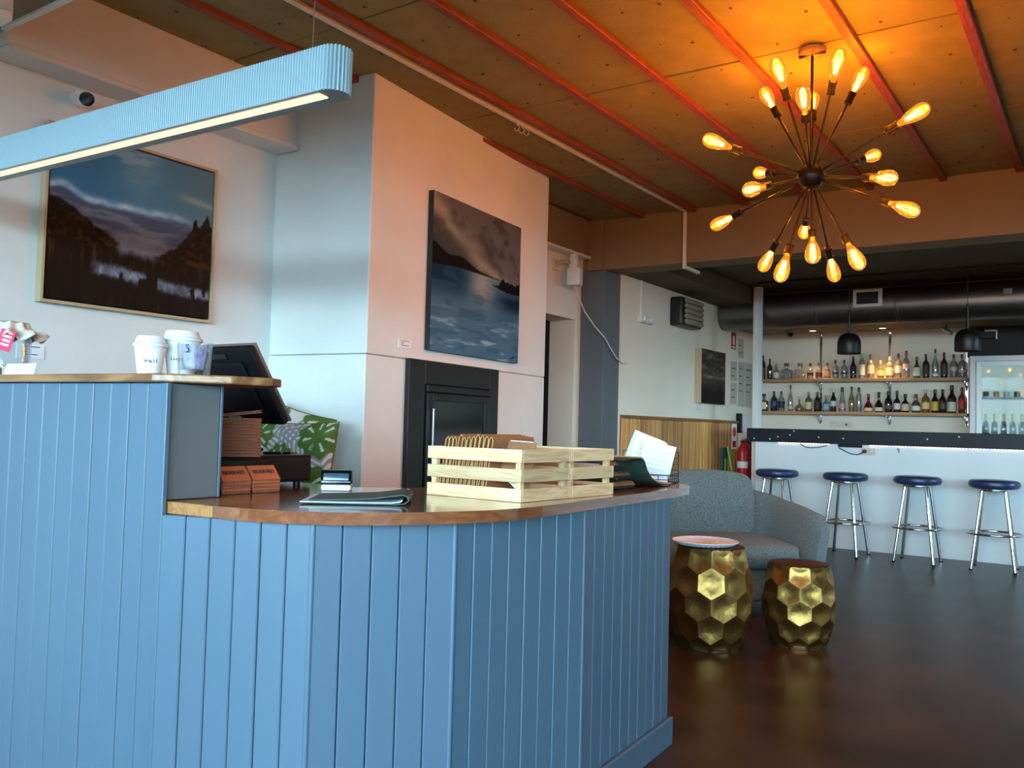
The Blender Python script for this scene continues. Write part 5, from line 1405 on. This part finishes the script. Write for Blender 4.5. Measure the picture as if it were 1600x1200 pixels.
# ---------------------------------------------------------------- bar stools
def stool():
    t = thing('bar_stool', 'x', 'stool', (0, 0, 0))
    MB().lathe([(0.0, 0.672), (0.15, 0.672), (0.178, 0.678), (0.192, 0.692), (0.196, 0.712), (0.190, 0.732), (0.170, 0.744), (0.10, 0.749), (0.0, 0.750)], 48, caps=False).build('seat', 'navy_vinyl', t, True)
    MB().lathe([(0.0, 0.655), (0.13, 0.655), (0.135, 0.66), (0.135, 0.6715), (0.0, 0.6715)], 36, caps=False).build('seat_plate', 'chrome', t, True)
    for k in range(4):
        a = R(45 + 90 * k); c, s = math.cos(a), math.sin(a)
        lg = MB().cyl((0.225 * c, 0.225 * s, 0.008), (0.120 * c, 0.120 * s, 0.656), 0.0135, n=16).build('leg', 'chrome', t, True)
        MB().cyl((0.226 * c, 0.226 * s, 0.0), (0.2245 * c, 0.2245 * s, 0.012), 0.0155, n=16).build('foot_cap', 'black_plastic', lg, True)
    rr = 0.212
    MB().tube([(rr * math.cos(2 * math.pi * k / 48), rr * math.sin(2 * math.pi * k / 48), 0.30) for k in range(48)], 0.0095, 10, True).build('foot_ring', 'chrome', t, True)
    return t
SX = [-2.662, -2.034, -1.426, -0.834]
SL = ['navy round bar stool nearest the white post, partly behind the sofa', 'navy round bar stool second from the post, beside the sofa arm', 'navy round bar stool second from the right', 'navy round bar stool at the right edge of the picture']
s0 = stool()
for i, x in enumerate(SX):
    o = s0 if i == 0 else copy_tree(s0)
    o.location = (x, 8.40, 0); o.rotation_euler = (0, 0, R([4, 2, 6, 10][i] - 8))
    o['label'] = SL[i]; o['group'] = 'navy bar stools along the bar'

# ---------------------------------------------------------------- gold drum stools
def drum(label, loc, rz, H, r_top, r_mid, r_bot, n=10, rows=4):
    t = thing('gold_drum_stool', label, 'side table', loc, rz, 'gold hammered drum tables')
    def rad(z):
        q = z / H
        if q > 0.5: return r_top + (r_mid - r_top) * (1 - ((q - .5) / .5) ** 2)
        return r_bot + (r_mid - r_bot) * (1 - ((.5 - q) / .5) ** 2)
    b_ = MB()
    # hexagon lattice: vertices shared between cells, the centre of every cell dished inwards
    cell = H / (rows * 0.75 + .25) * 0.98
    def P(th, z, k=1.0):
        z = min(max(z, 0.0), H); rr = rad(z) * k
        return Vector((rr * math.cos(th), rr * math.sin(th), z))
    dth = 2 * math.pi / n
    zc0 = H - cell * 0.30
    cells = []
    for rw in range(-1, rows + 2):
        zc = zc0 - rw * cell * 0.75
        for k in range(n):
            th = (k + (0.5 if rw % 2 else 0)) * dth
            pts = [(th, zc + cell / 2), (th + dth / 2, zc + cell / 4), (th + dth / 2, zc - cell / 4), (th, zc - cell / 2), (th - dth / 2, zc - cell / 4), (th - dth / 2, zc + cell / 4)]
            if max(p[1] for p in pts) <= 0.001 or min(p[1] for p in pts) >= H - 0.001: continue
            # clip polygon to 0..H
            def clip(poly, zz, keep):
                out = []
                for i in range(len(poly)):
                    a = poly[i]; c = poly[(i + 1) % len(poly)]
                    ia = keep(a[1]); ic = keep(c[1])
                    if ia: out.append(a)
                    if ia != ic:
                        s = (zz - a[1]) / (c[1] - a[1]); out.append((a[0] + (c[0] - a[0]) * s, zz))
                return out
            pts = clip(pts, H, lambda z: z <= H + 1e-9); pts = clip(pts, 0.0, lambda z: z >= -1e-9) if pts else pts
            if len(pts) < 3: continue
            cells.append(pts)
    for pts in cells:
        c = MB()
        cth = sum(p[0] for p in pts) / len(pts); cz = sum(p[1] for p in pts) / len(pts)
        outer_ = [P(a, z) for a, z in pts]
        cen = P(cth, cz) ; flat = sum(outer_, Vector()) / len(outer_)
        inn = flat * 1.0; nn = Vector((math.cos(cth), math.sin(cth), 0)); inn = flat - nn * 0.008
        ring1 = [o_.lerp(inn, 0.05) + nn * 0.0004 for o_ in outer_]
        ring2 = [o_.lerp(inn, 0.5) - nn * 0.005 for o_ in outer_]
        vo = [c.bm.verts.new(v) for v in outer_]; v1 = [c.bm.verts.new(v) for v in ring1]; v2 = [c.bm.verts.new(v) for v in ring2]; vc = c.bm.verts.new(inn - nn * 0.004)
        m_ = len(vo)
        for i in range(m_):
            j = (i + 1) % m_
            c.bm.faces.new((vo[i], vo[j], v1[j], v1[i])); c.bm.faces.new((v1[i], v1[j], v2[j], v2[i])); c.bm.faces.new((v2[i], v2[j], vc))
        o = c.build('facet', 'gold', t)
        for p_ in o.data.polygons: p_.use_smooth = True
        o.data.set_sharp_from_angle(angle=R(50))
    MB().lathe([(0, H - 0.004), (r_top * .965, H - 0.004), (r_top * .985, H + 0.003), (r_top * .96, H + 0.005), (0, H + 0.004)], 40, caps=False).build('top_plate', 'gold_top', t, True)
    MB().lathe([(0, 0.0), (r_bot * .98, 0.0), (r_bot * .98, 0.006), (0, 0.006)], 40, caps=False).build('base_ring', 'gold_top', t, True)
    MB().lathe([(0.0, 0.008)] + [(rad(H * k / 8) * .86, max(0.008, min(H * k / 8, H - .006))) for k in range(9)] + [(0, H - .006)], 30, caps=False).build('core', 'gold_top', t, True)
    return t
drum('larger gold honeycomb drum table carrying the woven white tray', (-1.72, 4.36, 0), R(-67 + 18), 0.505, 0.172, 0.214, 0.155)
drum('smaller gold honeycomb drum table with a bare brown top', (-1.368, 4.70, 0), R(-72), 0.415, 0.154, 0.188, 0.138)
ty = thing('woven_tray', 'round white woven tray on the larger gold drum table', 'tray', (-1.745, 4.345, 0.5105))
b_ = MB(); N = 72; rg = []
for j, (rr, z) in enumerate([(0.0, 0.004), (0.05, 0.004), (0.09, 0.0055), (0.125, 0.0085), (0.150, 0.014), (0.163, 0.020), (0.167, 0.022), (0.163, 0.017), (0.145, 0.004), (0.10, 0.0005), (0.0, 0.0005)]):
    if rr == 0: rg.append([b_.bm.verts.new((0, 0, z))] ); continue
    rg.append([b_.bm.verts.new(((rr) * math.cos(2 * math.pi * (i + j * 1.2) / N), rr * math.sin(2 * math.pi * (i + j * 1.2) / N), z + (0.003 if i % 2 else 0) * (1 if rr > .06 else 0))) for i in range(N)])
for a, b in zip(rg, rg[1:]):
    for i in range(N):
        j = (i + 1) % N
        if len(a) == 1: b_.bm.faces.new((a[0], b[i], b[j]))
        elif len(b) == 1: b_.bm.faces.new((a[i], a[j], b[0]))
        else: b_.bm.faces.new((a[i], a[j], b[j], b[i]))
b_.build('weave', 'tray_white', ty)
MB().tube([(0.166 * math.cos(2 * math.pi * k / 60), 0.166 * math.sin(2 * math.pi * k / 60), 0.021 + .0012 * (k % 2)) for k in range(60)], 0.0035, 6, True).build('rim', 'tray_white', ty)

# ---------------------------------------------------------------- sofa
sf = thing('sofa', 'grey teal upholstered two-seat sofa behind the gold drum tables', 'sofa', (-2.17, 5.32, 0), R(40))
SW = 0.66       # half width to the outer arm on the visible side
def pillow(name, x0, x1, y0, y1, z0, z1, M=None, bulge=0.03, pw=3.2, m='fabric', top=1.0):
    """rounded box with softly bulging faces"""
    b_ = MB(); n = 14
    bmesh.ops.create_cube(b_.bm, size=2.0)
    bmesh.ops.subdivide_edges(b_.bm, edges=b_.bm.edges[:], cuts=n, use_grid_fill=True)
    cx, cy, cz = (x0 + x1) / 2, (y0 + y1) / 2, (z0 + z1) / 2; hx, hy, hz = (x1 - x0) / 2, (y1 - y0) / 2, (z1 - z0) / 2
    for v in b_.bm.verts:
        p = v.co
        k = (abs(p.x) ** 8 + abs(p.y) ** 8 + abs(p.z) ** 8) ** (1 / 8)
        q = p / k
        bx = bulge * (1 - q.y ** 2) * (1 - q.z ** 2); by = bulge * (1 - q.x ** 2) * (1 - q.z ** 2); bz = bulge * (1 - q.x ** 2) * (1 - q.y ** 2)
        c = Vector((cx + q.x * (hx + bx), cy + q.y * (hy + by), cz + q.z * (hz + bz)))
        v.co = M @ c if M is not None else c
    return b_.build(name, m, sf, True, 60)
# local: x to the viewer's right, -y forward
pillow('seat_base', -0.62, 0.50, -0.40, 0.36, 0.085, 0.285, bulge=0.006)
pillow('seat_cushion', -0.02, 0.49, -0.43, 0.26, 0.288, 0.430, bulge=0.022)
pillow('seat_cushion', -0.62, -0.025, -0.43, 0.26, 0.288, 0.430, bulge=0.022)
Mb = Matrix.Translation((0, 0.24, 0.41)) @ Matrix.Rotation(R(-10), 4, 'X')
pillow('back_cushion', -0.16, 0.43, -0.06, 0.09, 0.0, 0.405, Mb, 0.03)
pillow('back_cushion', -0.62, -0.165, -0.06, 0.09, 0.0, 0.405, Mb, 0.03)
# curved shell: back and arm in one sweep
def shell(path, name, m='fabric'):
    b_ = MB(); rings = []
    for (x, yy, nx, ny, h, w, lean) in path:
        ring = []
        for k in range(14):
            a = 2 * math.pi * k / 14
            ca, sa = math.cos(a), math.sin(a)
            u_ = math.copysign(abs(ca) ** .45, ca) * w / 2; z_ = 0.09 + (h - 0.09) * (0.5 + 0.5 * math.copysign(abs(sa) ** .35, sa))
            off = lean * (z_ / h)
            ring.append(b_.bm.verts.new((x + nx * (u_ + off), yy + ny * (u_ + off), z_)))
        rings.append(ring)
    for a, b in zip(rings, rings[1:]):
        for k in range(14): b_.bm.faces.new((a[k], a[(k + 1) % 14], b[(k + 1) % 14], b[k]))
    b_.bm.faces.new(rings[0][::-1]); b_.bm.faces.new(rings[-1])
    return b_.build(name, m, sf, True, 60)
path = []
for k in range(9): path.append((-0.44 + 0.76 * k / 8, 0.40, 0, 1, 0.76 - 0.02 * (k / 8 * 2 - 1) ** 2, 0.11, 0.05))
for k in range(1, 8):
    a = math.pi / 2 * k / 7
    path.append((0.32 + 0.22 * math.sin(a), 0.18 + 0.22 * math.cos(a), math.sin(a), math.cos(a), 0.74 - 0.09 * (k / 7), 0.11, 0.05 + 0.03 * k / 7))
for k in range(1, 8):
    q = k / 7; path.append((0.54 + 0.02 * q, 0.18 - 0.58 * q, 1, 0, 0.65 - 0.06 * q ** 1.5 - (0.05 if k == 7 else 0), 0.11 - (0.05 if k == 7 else 0), 0.08))
left_arm = [(-0.12 - x, yy, -nx, ny, h, w, ln) for (x, yy, nx, ny, h, w, ln) in path[9:]][::-1]
shell(left_arm + path, 'curved_shell')
for x, yy in ((-0.55, -0.33), (0.48, -0.33), (-0.55, 0.34), (0.42, 0.34)):
    MB().cyl((x, yy, 0.0), (x, yy, 0.095), 0.016, 0.024, n=14).build('leg', 'black_metal', sf, True)
